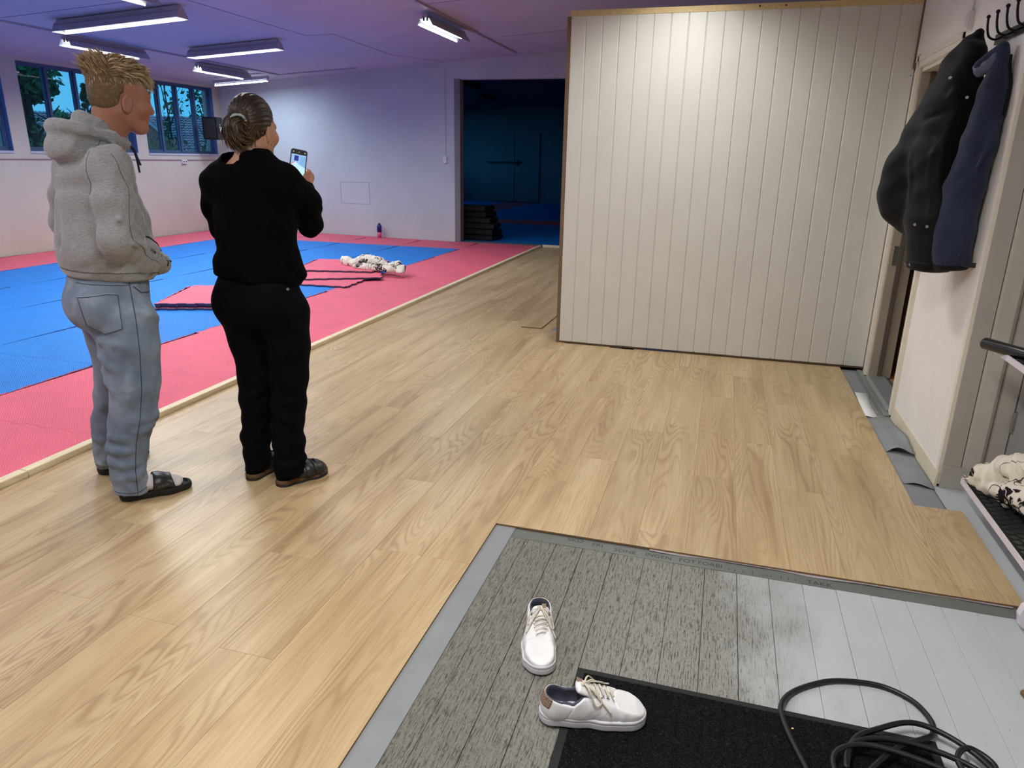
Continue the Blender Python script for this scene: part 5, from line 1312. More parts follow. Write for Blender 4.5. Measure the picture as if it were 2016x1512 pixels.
# ------------------------------------------------------------ trainers on the old boards
def trainer(name, x, y, rz, label, side=1, z0=-0.0105):
    t = tag(empty(name, (x,y,z0), rz), label, 'shoe', 'white trainers on the entrance floor')      # +x towards the toe, heel at 0
    C_ = [(0.0,0.0),(0.03,0.0),(0.10,0.0),(0.18,0.006*side),(0.24,0.008*side),(0.262,0.004*side)]
    plan = SDF().chain([(0.040,0,0),(0.10,0.001*side,0),(0.18,0.006*side,0),(0.235,0.004*side,0),(0.252,-0.001*side,0)], [0.036,0.036,0.047,0.045,0.036], 0.02)
    def pd(x_, y_): return plan(x_, y_, 0.0*x_)
    def lim(z0, z1, ex, k=0.004):
        return lambda X, Y, Z: SDF._smax(pd(X, Y+0*Z)-ex+0*Z, np.abs(Z-(z0+z1)/2+0*X)-(z1-z0)/2, k)
    lo_, hi_ = (-0.012,-0.068,-0.004), (0.302,0.068,0.135)
    def solef(X, Y, Z):
        up = np.clip((X-0.24)*12, 0, 1)*0.010
        g = 0.0016*(np.abs(Z-0.021-up*0.5) < 0.0012)
        d = SDF._smax(pd(X, Y+0*Z)-0.0030+g, np.abs(Z-0.0155-up*0.5)-0.0155, 0.006); return SDF._smax(d, up*0.6-Z, 0.003)
    sobj('sole', solef, lo_, (0.302,0.068,0.045), 0.0023, MAT['sole'], t)
    def htop(X):        # height of the upper's crest along the shoe
        return np.interp(X, [-0.01,0.0,0.03,0.06,0.09,0.12,0.16,0.20,0.235,0.265,0.29], [0.088,0.090,0.084,0.072,0.068,0.088,0.086,0.070,0.058,0.049,0.036])
    bodyS = SDF()
    bodyS.chain([(0.046,0,0.055),(0.10,0,0.062),(0.15,0.004*side,0.056),(0.20,0.006*side,0.042),(0.24,0.002*side,0.037),(0.250,-0.001*side,0.034)], [0.036,0.034,0.037,0.038,0.035,0.028], 0.02)
    bodyS.cone((0.048,0,0.034), (0.048,0,0.080), 0.036, 0.032, 0.02); bodyS.cone((0.10,0.0,0.034), (0.10,0,0.070), 0.034, 0.030, 0.02)
    bodyS.chain([(0.046,0,0.034),(0.11,0,0.034),(0.18,0.006*side,0.034),(0.238,0.003*side,0.034),(0.25,0,0.034)], [0.036,0.034,0.043,0.040,0.033], 0.02)
    cav = SDF().chain([(0.046,0,0.10),(0.085,0,0.10),(0.115,0,0.105)], [0.030,0.029,0.024], 0.01).chain([(0.048,0,0.045),(0.09,0,0.045),(0.15,0,0.045)], [0.031,0.028,0.026], 0.01).cone((0.05,0,0.06),(0.05,0,0.12),0.030,0.030,0.01).cone((0.09,0,0.06),(0.105,0,0.12),0.027,0.026,0.01)
    def cut(X, Y, Z): return (Z-htop(X)-0.0*Y)*0.8
    up = SDF().union(bodyS).sub(cav, 0.004).fn(cut, 0.004, 'max').fn(lambda X,Y,Z: 0.026-Z, 0.002, 'max')
    up.fn(lambda X,Y,Z: -(SDF._smax(np.abs(Y-0.003*side)-0.0075-(0.19-X)*0.05, np.maximum(X-0.196, 0.115-X), 0.002)*1.0) - 0.2*(Z < 0.05), 0.003, 'max')   # lace opening
    # stitched toe seam
    up.fn(lambda X,Y,Z: 0.0022*np.exp(-((np.sqrt((X-0.262)**2+(Y*0.85)**2)-0.060)/0.002)**2)+0.0012*np.exp(-((X-0.075-0.5*(Z-0.03)-0.0*Y)/0.0016)**2)*(np.abs(Y) > 0.02))
    sobj('upper', up, lo_, hi_, 0.0023, MAT['shoe'], t)
    lin = SDF().union(bodyS).fn(lambda X,Y,Z: 0.0035+0*X, 0, 'add').sub(SDF().union(cav).fn(lambda X,Y,Z: 0.0025+0*X,0,'add'), 0.003).fn(lambda X,Y,Z: (Z-htop(X)-0.003)*0.8, 0.003, 'max').fn(lambda X,Y,Z: np.maximum(X-0.125, 0.018-Z), 0.002, 'max')
    sobj('lining', lin, lo_, hi_, 0.0025, MAT['lining'], t)
    tg = SDF().cone((0.105,0,0.100), (0.195,0.004*side,0.062), 0.012, 0.012, 0.01, 0.0, 1.9); tg.ops[0] = ('c', np.array((0.108,0.0,0.104)), np.array((0.19,0.004*side,0.064)), 0.0115, 0.011, 0.01, 0.0, 2.3, 1.0, False)
    tg.fn(lambda X,Y,Z: -( (Z-0.085)*0.9+(X-0.15)*0.40 )-0.010, 0.004, 'max')
    sobj('tongue', tg, (0.085,-0.04,0.03), (0.205,0.04,0.125), 0.0024, MAT['shoe'], t)
    MB().box(-0.0085,0.0085,0.0,0.014,-0.0006,0.0006,0,0.0003).build('tongue_label', MAT['tan'], t, (0.108,0.004,0.1155), (0,0.42,0))
    he = SDF().union(bodyS).fn(lambda X,Y,Z: -0.0018+0*X,0,'add').sub(SDF().union(bodyS).fn(lambda X,Y,Z: 0.0012+0*X,0,'add'), 0.0).fn(lambda X,Y,Z: SDF._smax(SDF._smax(X-0.030-(Z-0.06)*0.35, 0.056-Z, 0.002), Z-htop(X)-0.002, 0.002), 0.002, 'max')
    sobj('heel_tab', he, (-0.01,-0.05,0.04), (0.06,0.05,0.11), 0.0023, MAT['tan'], t)
    full = SDF().union(bodyS)
    def S(x_, y_, z_=0.12, off=0.0035): 
        z = 0.13
        for _ in range(60):
            d = float(full(np.float64(x_),np.float64(y_),np.float64(z)))-off
            if d < 0.0004: break
            z -= max(0.0004, d*0.8)
        return (x_, y_, z)
    for i in range(6):
        x_ = 0.122+0.0135*i; w = 0.021-0.001*i
        a = S(x_, w); b_ = S(x_+0.010, -w); c = S(x_+0.004, 0.0); MB().tube(catmull([a, (c[0],c[1],c[2]+0.002), b_],4), 0.0028, 6, flat=0.6).build('lace', MAT['lace'], t, smooth=True)
    kx = 0.120
    k0 = S(kx, 0.0, off=0.010)
    for sgn, L_ in ((1,1.0),(-1,0.85)):
        p = [(kx,0,k0[2]), (kx+0.012,0.026*sgn,k0[2]+0.004), S(kx+0.035*L_,0.040*sgn,off=0.006), S(kx+0.055*L_,0.034*sgn,off=0.006), S(kx+0.040*L_,0.022*sgn,off=0.009), (kx+0.004,0.004*sgn,k0[2]+0.003)]
        MB().tube(catmull(p,6), 0.0026, 6, flat=0.7).build('lace_loop', MAT['lace'], t, smooth=True)
        e = [(kx,0,k0[2]), (kx+0.02,-0.018*sgn,k0[2]-0.002), S(kx+0.05,-0.034*sgn,off=0.005), S(kx+0.072,-0.046*sgn,off=0.006)]
        MB().tube(catmull(e,6), 0.0024, 6, flat=0.7).build('lace_end', MAT['lace'], t, smooth=True)
    MB().cyl((kx-0.004,-0.005,k0[2]-0.002),0.006,0.008,'z',10).build('lace_knot', MAT['lace'], t, smooth=True)
    m = MB()
    for i in range(5):
        for sgn in (-1,1):
            p = S(0.124+0.0145*i, (0.024-0.001*i)*sgn, off=0.0008); m.cyl((p[0],p[1],p[2]-0.001),0.0017,0.0016,'z',8)
    m.build('eyelets', MAT['blackp'], t)['kind'] = 'stuff'
    m = MB()
    for sgn in (-1,1):
        for i in range(3):
            for j in range(9):
                p, n = project(full, (0.118+0.020*i+0.003*j, 0.05*sgn, 0.030+0.0038*j), 0.0002, 8); m.cyl((p[0]-0.0006,p[1],p[2]),0.0009,0.0012,'x',6)
    m.build('perforations', simple('perforation_grey',(120,120,128),0.8) if not bpy.data.materials.get('perforation_grey') else bpy.data.materials['perforation_grey'], t)['kind'] = 'stuff'
    return t
trainer('trainer', -0.352, 1.545, math.radians(14), 'white trainer lying half on the black doormat, seen from its side', 1, -0.0045)
trainer('trainer', -0.462, 1.985, math.radians(-74.5), 'white trainer on the worn grey boards, toe towards the viewer', -1)

# ------------------------------------------------------------ doormat
dm = tag(empty('doormat', (-0.285,1.775,-0.011)), 'black ribbed doormat with a flat rubber edge on the grey boards', 'doormat')
MB().box(0,0.965,-0.75,0,0,0.003,0,0.001).build('rubber_edge', MAT['blackr'], dm)
pm_ = NM('carpet_pile', 0.95, 0, 0.15); v_ = pm_.coord(); pm_.color(pm_.ramp(pm_.noise(v_, 260, 2, 0.7), [(0.45,(0.0025,0.0025,0.003)),(0.60,(0.007,0.007,0.008)),(0.74,(0.045,0.045,0.05))])); pm_ = pm_.m
Rg = np.random.RandomState(3); N = 26000; px = Rg.uniform(0.022,0.943,N); py = Rg.uniform(-0.73,-0.022,N)
rib = 0.5+0.5*np.cos(px*2*PI/0.030); hh = 0.0050+0.0030*rib*Rg.uniform(0.5,1.2,N); dx = Rg.normal(0,0.0016,N); dy = Rg.normal(0,0.0016,N); a_ = Rg.uniform(0,2*PI,N)
V_ = np.zeros((N,3,3)); r0 = 0.0016
for k in range(3):
    pass
V_[:,0] = np.stack([px+np.cos(a_)*r0, py+np.sin(a_)*r0, np.full(N,0.0025)],1); V_[:,1] = np.stack([px-np.cos(a_)*r0, py-np.sin(a_)*r0, np.full(N,0.0025)],1); V_[:,2] = np.stack([px+dx, py+dy, 0.003+hh],1)
me = bpy.data.meshes.new('pile'); me.vertices.add(N*3); me.vertices.foreach_set('co', V_.astype(np.float32).ravel()); me.loops.add(N*3); me.loops.foreach_set('vertex_index', np.arange(N*3, dtype=np.int32)); me.polygons.add(N); me.polygons.foreach_set('loop_start', np.arange(0,N*3,3,dtype=np.int32)); me.update(calc_edges=True); me.materials.append(pm_)
o = obj('pile', me, dm); o['kind'] = 'stuff'
m = MB()
m.box(0.022, 0.943, -0.73, -0.022, 0.003, 0.0055)
m.build('pile_backing', pm_, dm)
tag(MB().box(-0.003,0.003,-0.002,0.002,0,0.002).build('chip', simple('yellow_chip',(220,200,120),0.7), None, (0.315,1.70,-0.0008), (0,0,0.4)), 'tiny yellow chip on the black doormat inside the cable loop', 'crumb')

# ------------------------------------------------------------ coiled cable
zc_ = 0.003
big = [(0.36,1.50,zc_),(0.325,1.60,0.004),(0.295,1.70,0.006),(0.290,1.775,0.006),(0.330,1.855,-0.003),(0.42,1.925,-0.003),(0.50,1.952,-0.003),(0.585,1.955,-0.003),(0.655,1.915,-0.003),(0.685,1.845,-0.003),(0.672,1.785,0.004),(0.64,1.75,0.012),(0.58,1.70,0.02)]
l2 = [(0.58,1.70,0.02),(0.50,1.61,0.02),(0.45,1.52,0.016),(0.50,1.46,0.012),(0.62,1.44,0.016),(0.76,1.50,0.018),(0.80,1.60,0.018),(0.77,1.70,0.020),(0.70,1.77,0.022),(0.62,1.79,0.024),(0.53,1.74,0.024),(0.46,1.68,0.022),(0.43,1.58,0.018)]
l3 = [(0.43,1.58,0.018),(0.45,1.66,0.024),(0.54,1.70,0.030),(0.66,1.69,0.032),(0.76,1.64,0.030),(0.83,1.55,0.022),(0.80,1.46,0.014),(0.66,1.40,0.010),(0.50,1.42,0.012),(0.42,1.50,0.020),(0.40,1.60,0.024),(0.46,1.655,0.030),(0.56,1.655,0.034),(0.70,1.61,0.032),(0.78,1.52,0.022)]
l4 = [(0.78,1.52,0.022),(0.72,1.60,0.03),(0.70,1.68,0.03),(0.74,1.735,0.026),(0.79,1.70,0.018),(0.77,1.62,0.016),(0.80,1.60,0.014),(0.88,1.68,-0.002),(0.98,1.735,-0.004),(1.10,1.70,-0.004),(1.30,1.60,-0.004)]
cb = MB(); cb.tube(catmull(big+l2[1:]+l3[1:]+l4[1:], 10), 0.0075, 10)
cable = cb.build('cable', simple('black_cable',(16,16,18),0.45), None, smooth=True); tag(cable, 'thick black cable coiled on the doormat with one wide loop on the floor', 'cable')
plug = tag(empty('plug', (0.705,1.635,0.012), 0.5), 'black plug lying in the coiled cable at the mat\'s corner', 'plug')
MB().tube([(0,0,0),(0.02,0,0),(0.045,0,0),(0.052,0,0)], [0.010,0.017,0.019,0.014], 12).build('plug_body', MAT['blackp'], plug, smooth=True)
for s_ in (-1,1): MB().cyl((0.05,s_*0.0095,0),0.0024,0.019,'x',8).build('pin', MAT['metal'], plug)

# ------------------------------------------------------------ hook rail, jacket
hk = tag(empty('hook_rail', (XR-0.008,3.85,2.0)), 'black iron rail with upturned coat hooks on the beaded wall', 'coat rack')
MB().box(-0.008,0.0,-0.50,0.16,-0.022,0.022,0,0.002).build('rail', MAT['blackm'], hk)
for yy in (0.055, -0.065, -0.185, -0.30, -0.42):
    MB().tube(catmull([(-0.008,yy,0.0),(-0.035,yy,-0.012),(-0.062,yy,0.0),(-0.074,yy,0.035),(-0.078,yy,0.075)],6), 0.0048, 10).add([],[]).build('hook', MAT['blackm'], hk, smooth=True)
    b = bpy.data.meshes.new('hook_knob'); bm = bmesh.new(); bmesh.ops.create_uvsphere(bm, u_segments=14, v_segments=10, radius=0.0085); bm.to_mesh(b); bm.free(); b.materials.append(MAT['blackm']); b.polygons.foreach_set('use_smooth',[True]*len(b.polygons)); obj('hook_knob', b, hk, (-0.078,yy,0.080))
jk = tag(empty('jacket', (0.93,3.9,0), math.atan2(-0.232,0.973)), 'black and navy hooded winter jacket hanging from the iron hooks', 'jacket')
def wallcut(x, y, z): return (0.93+x*0.973+y*0.232)-(XR-0.012)+0*z
jb = SDF()
jb.chain([(0.055,0.0,1.93),(0.02,0.02,1.75),(-0.005,0.0,1.50),(0.03,-0.02,1.22),(0.05,-0.03,1.03)], [0.060,0.110,0.115,0.115,0.105], 0.03, w=1.3)
jb.chain([(0.050,0.05,1.965),(0.015,0.04,1.88),(0.010,0.02,1.80),(0.0,-0.02,1.72)], [0.050,0.072,0.075,0.055], 0.02, w=1.2)         # hood
jb.cone((0.065,0.03,1.96),(0.072,0.02,2.015),0.030,0.018,0.02)
jb.chain([(-0.010,0.03,1.76),(-0.075,0.06,1.60),(-0.125,0.09,1.45),(-0.136,0.10,1.34),(-0.118,0.095,1.26),(-0.07,0.085,1.20)], [0.065,0.078,0.084,0.086,0.082,0.066], 0.06)  # puffed sleeve
jb.fn(lambda x,y,z: 0.0022*np.sin(x*44-z*20+3*np.sin(z*11))+0.0012*np.sin(z*60+x*30+y*30))
folds(jb, (((-0.04,-0.30,1.62),(-0.02,-0.30,1.32),0.012),((0.03,-0.30,1.66),(-0.01,-0.30,1.42),0.010),((0.05,-0.30,1.60),(0.03,-0.30,1.35),0.009),((-0.05,-0.3,1.50),(-0.03,-0.3,1.20),0.010),((0.06,-0.3,1.50),(0.02,-0.3,1.15),0.010),((-0.03,-0.3,1.86),(0.05,-0.3,1.78),0.010),((-0.17,-0.1,1.50),(-0.12,-0.1,1.30),0.010)), 0.022)
for a, b_, r_ in (((-0.068,-0.05,1.58),(-0.060,-0.06,1.20),0.010),((0.0,-0.18,1.62),(-0.02,-0.18,1.25),0.008),((-0.04,-0.10,1.90),(0.05,-0.12,1.83),0.008),((-0.08,-0.08,1.655),(0.02,-0.16,1.69),0.008)): jb.cone(a, b_, r_, r_, 0.02, sub=True)
jb.fn(wallcut, 0.01, 'max'); jb.fn(lambda x,y,z: 0.975-0.02*x-z, 0.006, 'max')
sobj('jacket_body', jb, (-0.28,-0.32,0.94), (0.26,0.34,2.06), 0.0075, MAT['jblack'], jk)
nv = SDF()
nv.chain([(0.165,-0.155,1.90),(0.160,-0.170,1.74),(0.145,-0.170,1.55),(0.125,-0.160,1.36),(0.120,-0.150,1.18),(0.130,-0.150,1.05)], [0.030,0.058,0.070,0.078,0.082,0.080], 0.02, w=0.9)
nv.cone((0.10,-0.14,1.865), (0.16,-0.14,1.93), 0.028, 0.026, 0.02)
nv.fn(lambda x,y,z: 0.0016*np.sin(z*48+x*60)+0.0022*np.sin(x*70-z*26+2*np.sin(z*16)))
nv.cone((0.175,-0.25,1.70),(0.12,-0.25,1.25),0.008,0.006,0.02,sub=True); nv.cone((0.20,-0.22,1.62),(0.155,-0.25,1.45),0.010,0.008,0.02)
nv.fn(wallcut, 0.01, 'max'); nv.fn(lambda x,y,z: 0.985+0.10*x-z, 0.006, 'max')
sobj('navy_panel', nv, (0.0,-0.34,0.95), (0.30,0.0,1.99), 0.0065, MAT['jnavy'], jk)
hem = lambda x,y,z: SDF._smax(np.minimum(jb(x,y,z),nv(x,y,z))-0.0035, np.abs(z-1.000-0.02*x)-0.020, 0.003)
sobj('hem_band', hem, (-0.12,-0.34,0.96), (0.28,0.16,1.04), 0.0065, MAT['jblack'], jk)
MB().tube(on_surface(nv, catmull([(0.20,-0.16,1.90),(0.21,-0.18,1.82),(0.22,-0.20,1.74),(0.222,-0.21,1.66)],5), 0.002, 8),0.007,8).build('zip_edge', MAT['jblack'], jk, smooth=True)
MB().box(0.20,0.238,-0.20,-0.196,1.018,1.040,0,0.001).build('hem_tab', MAT['blackp'], jk)
MB().tube(catmull([(0.155,-0.250,1.085),(0.150,-0.255,1.06),(0.175,-0.25,1.03),(0.20,-0.23,1.025)],5),0.003,6).build('drawcord', MAT['blackp'], jk, smooth=True)
col = SDF().chain([(0.078,-0.125,1.862),(0.100,-0.150,1.845),(0.130,-0.165,1.865),(0.155,-0.165,1.915)],[0.012,0.022,0.022,0.014],0.02,w=0.7).fn(lambda x,y,z: 0.002*np.sin(x*120+z*90)); sobj('inner_collar', col, (0.02,-0.22,1.81), (0.20,-0.06,1.97), 0.004, simple('blue_grey_lining',(86,94,112),0.6,bump=0.3,bscale=60), jk)
ring_m = bpy.data.meshes.new('snap'); bm = bmesh.new()
bmesh.ops.create_cone(bm, cap_ends=True, segments=14, radius1=0.0075, radius2=0.0065, depth=0.004); bm.to_mesh(ring_m); bm.free(); ring_m.materials.append(MAT['metal'])
for x_, z_ in ((-0.010,1.824),(0.068,1.740),(-0.041,1.190),(0.009,1.186),(-0.050,0.998),(-0.030,1.002)):
    y = -0.33; both = lambda a,b_,c: min(float(jb(a,b_,c)), float(nv(a,b_,c)))
    for _ in range(90):
        d = both(np.float64(x_),np.float64(y),np.float64(z_))-0.0015
        if d < 0.0005: break
        y += max(0.8*d,0.0005)
    obj('snap_button', ring_m, jk, (x_,y,z_), (PI/2,0,0))

# ------------------------------------------------------------ shoe rack at the right edge
rk = tag(empty('shoe_rack', (1.13,2.42,0)), 'white metal shoe rack with sloping trays at the right edge', 'rack')
wt = simple('white_lacquered_steel', (222,216,226), 0.35)
for z_, ya in ((0.125,0.90),(0.735,0.90),(1.285,0.82)):
    m = MB(); m.box(-0.006,0.0,0,ya,z_-0.012,z_+0.012).box(0.0,0.34,0,ya,z_-0.010,z_-0.006).box(0.34,0.346,0,ya,z_-0.012,z_+0.012)
    m.build('tray', wt, rk)
for y_ in (0.0, 0.895):
    MB().box(0.33,0.36,y_,y_+0.02,-0.011,1.36,0,0.003).build('upright', wt, rk)
MB().prism([(-0.058,0.010),(-0.066,0.045),(-0.058,0.078),(-0.040,0.088),(-0.015,0.070),(0.0,0.060),(0.33,0.060),(0.33,-0.011),(-0.030,-0.011)], -0.030, 0.0, 'y').build('foot', wt, rk)
hexm = simple('dark_green_disc', (44,48,46), 0.35)
for z_, lb_ in ((0.1195,'black dimpled rubber mat lying in the lowest tray of the shoe rack'),(0.7295,'black dimpled rubber mat lying in the upper tray of the shoe rack')):
    bt = tag(empty('boot_tray', (1.135,2.43,z_)), lb_, 'mat', 'mats in the shoe rack trays')
    box('mat_sheet', 0, 0.325, 0, 0.875, 0.0005, 0.004, MAT['blackr'], bt)
    m = MB(); dmm = MB()
    for i in range(22):
        for j in range(9):
            x_ = 0.030+0.034*j; y_ = 0.03+0.039*i+(0.0195 if j % 2 else 0)
            if y_ < 0.85: dmm.cyl((x_,y_,0.004),0.0145,0.0022,'z',10)
    dmm.build('raised_discs', hexm, bt)['kind'] = 'stuff'
rl = tag(empty('rolled_umbrella', (1.150,2.55,0.765), PI/2), 'black rolled-up umbrella lying along the upper rack tray', 'umbrella')
for o_ in [o_ for o_ in bpy.data.objects if o_.name == 'rolled_umbrella']: bpy.data.objects.remove(o_)
rl = tag(empty('rolled_mat', (1.075,3.27,0.762), math.radians(-62)), 'black rolled tube lying across the upper rack tray', 'roll')
MB().tube([(0,0,0),(0.01,0,0),(0.30,0,0.004),(0.62,0,0.004)], [0.017,0.024,0.023,0.022], 18).build('roll_body', simple('glossy_black_roll',(12,12,13),0.3), rl, smooth=True)

# ------------------------------------------------------------ crumpled printed fabric
def crumple(name, segs, amp, h, lo, hi, mat, parent, floor_z, seed, sc_=1.0):
    s = SDF()
    for pts, rs in segs: s.chain(pts, rs, 0.012)
    R = np.random.RandomState(seed); fr = [(R.normal(0,1,3)*f, R.uniform(0,6.28), a) for f, a in ((sc_*18,0.50),(sc_*30,0.34),(sc_*52,0.16))]
    def w(x, y, z):
        t = 0
        q = np.sin(x*9+y*6+seed)*1.4+np.sin(z*14+x*7)*1.0
        for f, ph_, a in fr: t = t+a*np.abs(np.sin(x*f[0]+y*f[1]+z*f[2]+ph_+q))
        return amp*(t-0.5)
    s.fn(w); s.fn(lambda x,y,z: floor_z-z+0*x, 0.004, 'max')
    return sobj(name, s, lo, hi, h, mat, parent)
f1 = tag(empty('fabric_bundle', (-4.32,8.28,0.086)), 'crumpled white cloth with black leaves lying on the loose foam tiles', 'cloth')
crumple('cloth_folds', [([(-0.50,0.30,0.03),(-0.36,0.12,0.035),(-0.26,0.06,0.02)],[0.065,0.075,0.04]), ([(-0.30,0.15,0.03),(-0.12,0.10,0.07),(0.10,0.05,0.065),(0.26,0.0,0.03)],[0.045,0.085,0.085,0.05]), ([(-0.16,-0.06,0.015),(0.05,-0.12,0.02),(0.28,-0.14,0.02),(0.42,-0.20,0.02)],[0.04,0.06,0.06,0.05]), ([(0.26,0.0,0.02),(0.40,0.0,0.06),(0.50,-0.10,0.04),(0.54,-0.22,-0.02)],[0.045,0.055,0.05,0.05])], 0.024, 0.010, (-0.65,-0.36,-0.05), (0.68,0.45,0.22), MAT['printc'], f1, -0.002, 3, 0.75)
f2 = tag(empty('fabric_bundle', (1.22,2.95,0.127)), 'crumpled white cloth with large black leaves on the lowest rack tray', 'cloth')
crumple('cloth_folds', [([(-0.06,0.27,0.06),(0.02,0.22,0.13),(0.10,0.12,0.17),(0.14,-0.05,0.18)],[0.050,0.065,0.080,0.08]), ([(-0.115,0.30,0.045),(-0.05,0.22,0.04),(0.03,0.14,0.06)],[0.012,0.030,0.045]), ([(0.0,0.10,0.07),(0.06,0.0,0.09),(0.10,-0.12,0.08)],[0.055,0.07,0.07]), ([(0.10,0.25,0.10),(0.18,0.12,0.12),(0.2,0.0,0.10)],[0.06,0.08,0.08])], 0.026, 0.0062, (-0.16,-0.30,0.0), (0.32,0.42,0.34), MAT['printc'], f2, 0.006, 8)
sd = tag(empty('sandal', (1.215,2.70,0.126), math.radians(70)), 'white and black strappy sandal on the lowest rack tray beside the cloth', 'shoe')
so_ = SDF().chain([(0.03,0,0.008),(0.10,0.004,0.008),(0.18,0.0,0.010)],[0.026,0.026,0.036],0.02).fn(lambda x,y,z: np.abs(z-0.009)-0.008, 0.004, 'max'); sobj('sole', so_, (-0.01,-0.05,-0.005), (0.24,0.05,0.03), 0.003, MAT['whitep'], sd)
for x_, r_ in ((0.05,0.032),(0.14,0.038),(0.175,0.036)):
    MB().tube([(x_+0.006*math.sin(a),r_*math.cos(a),0.014+0.040*math.sin(a)) for a in [PI*i/12 for i in range(13)]], 0.007, 8, flat=0.4).build('strap', MAT['whitep'] if x_ != 0.14 else MAT['leather'], sd, smooth=True)

# ------------------------------------------------------------ underlay ends curling up, paper, bits
def sheet(name, pts_rows, mat, label, cat, th=0.002):
    m = MB(); nr, nc = len(pts_rows), len(pts_rows[0]); vs = [p for r in pts_rows for p in r]+[(p[0],p[1],p[2]-th) for r in pts_rows for p in r]; fs = []; k = nr*nc
    for i in range(nr-1):
        for j in range(nc-1):
            a = i*nc+j; fs += [(a,a+1,a+nc+1,a+nc), (k+a+nc,k+a+nc+1,k+a+1,k+a)]
    for j in range(nc-1): fs += [(j,k+j,k+j+1,j+1), ((nr-1)*nc+j+1,k+(nr-1)*nc+j+1,k+(nr-1)*nc+j,(nr-1)*nc+j)]
    for i in range(nr-1): fs += [((i+1)*nc,k+(i+1)*nc,k+i*nc,i*nc), (i*nc+nc-1,k+i*nc+nc-1,k+(i+1)*nc+nc-1,(i+1)*nc+nc-1)]
    m.add(vs, fs); o = m.build(name, mat, None, smooth=True); return tag(o, label, cat)
def bump_sheet(x0, x1, y0, y1, lift_near, edge, n=18, lean=0.0, base=-0.0105):
    rows = []
    for i in range(n+1):
        v = i/n; y = y0+(y1-y0)*v; row = []
        for j in range(15):
            u = j/14; x = x0+(x1-x0)*u
            z = base+lift_near*(math.sin(PI*min(1,max(0,(u-0.04)/0.96)))**1.2)*(1-v)**1.3 + edge*max(0,u-0.55)**2*(1-abs(2*v-0.6))
            row.append((x+lean*(u**2)*(1-v), y-0.02*u*(1-v)+0.008*math.sin(u*6), z))
        rows.append(row)
    return rows
sheet('underlay_sheet', bump_sheet(0.952,1.045,4.62,5.56,0.0,0.0), MAT['underlay'], 'flat grey underlay strip between the oak floor and the doorway', 'underlay')
sheet('underlay_sheet', bump_sheet(0.945,1.085,3.93,4.60,0.040,0.22,lean=0.0), MAT['underlay'], 'grey underlay piece arching up highest, below the doorway casing', 'underlay')
sheet('underlay_sheet', bump_sheet(0.950,1.088,3.52,3.97,0.016,0.02,base=-0.0085), MAT['underlay'], 'middle grey underlay piece with a slightly raised lower edge', 'underlay')
sheet('underlay_sheet', bump_sheet(0.950,1.085,3.275,3.56,0.0,0.0,base=-0.0098), MAT['underlay'], 'flat grey underlay corner next to the short end plank', 'underlay')
pp = [[(0.944,4.50,0.0015),(0.985,4.49,-0.004),(1.015,4.52,-0.0065)],[(0.948,4.75,0.0018),(0.99,4.76,-0.005),(1.02,4.77,-0.008)],[(0.957,4.99,0.0012),(1.0,5.0,-0.005),(1.045,5.02,-0.0085)]]
sheet('paper_label', pp, MAT['paper'], 'small white paper label stuck at the edge of the oak floor', 'paper', 0.0006)
tag(MB().prism([(0,0),(0.05,0.01),(0.045,0.05),(0.005,0.035)],0,0.012).build('wood_chip', MAT['wood_cut'], None, (0.972,2.02,-0.0112), (0,0,0.3)), 'small tan wood offcut on the grey boards at the right edge', 'offcut')

# ------------------------------------------------------------ wall fittings
sw = tag(empty('light_switch', (XR-0.008,4.47,2.155)), 'white surface light switch high on the wall above the jacket', 'switch')
MB().box(-0.028,0,-0.035,0.035,-0.045,0.045,0,0.004).build('switch_box', MAT['whitep'], sw); MB().box(-0.033,-0.028,-0.022,-0.001,-0.03,0.03,0,0.002).build('rocker', MAT['whitep'], sw); MB().box(-0.033,-0.028,0.002,0.022,-0.03,0.03,0,0.002).build('rocker', MAT['whitep'], sw)
MB().box(-0.012,0,-0.005,0.005,0.045,1.0).build('cable_cover', MAT['whitep'], sw)
y_ = YF; ws = tag(empty('wall_switch', (-4.78,YF+0.02,1.42)), 'small white double switch on the far wall beside the dark doorway', 'switch')
MB().box(-0.03,0.03,-0.04,0,-0.06,0.0,0,0.004).build('switch_box', MAT['whitep'], ws); MB().box(-0.03,0.03,-0.04,0,0.004,0.06,0,0.004).build('switch_box', MAT['whitep'], ws); MB().box(-0.006,0.006,-0.012,0,0.06,1.5).build('cable_cover', MAT['wall_hall'], ws)
sk_ = tag(empty('wall_socket', (XL,11.50,1.30)), 'small white socket on the left wall below the far window', 'socket')
MB().box(0,0.04,-0.06,0.06,-0.035,0.035,0,0.005).build('socket_box', MAT['whitep'], sk_)
for yy in (-0.03,0.03): MB().cyl((0.040,yy,0),0.016,0.001,'x',12).build('socket_face', MAT['blackp'], sk_)
tag(box('wall_conduit', XL, XL+0.015, -1.0, 12.4, 1.325, 1.337, simple('thin_conduit',(150,120,124),0.6)), 'thin conduit running along the left wall under the windows', 'conduit')
sp = tag(empty('loudspeaker', (-9.36,12.0,1.90), math.radians(12)), 'black loudspeaker box on a white bracket in the far left corner', 'speaker')
MB().box(-0.15,0.13,-0.12,0.12,-0.20,0.20,0,0.012).build('cabinet', MAT['blackp'], sp); MB().box(-0.12,0.10,-0.126,-0.12,-0.17,0.17,0,0.002).build('grille', MAT['blackr'], sp)
MB().tube([(0.13,0.0,0.0),(0.22,0.03,0.0)], [0.075,0.075], 20).build('bracket_disc', MAT['whitep'], sp, smooth=False); MB().tube([(0.18,0.02,0),(0.24,0.56,0)], 0.02, 8).build('bracket_arm', MAT['whitep'], sp)
tb = tag(empty('tumbler', (-6.10,12.17,0.018)), 'small bottle with a dark blue top and pink base by the far wall', 'bottle')
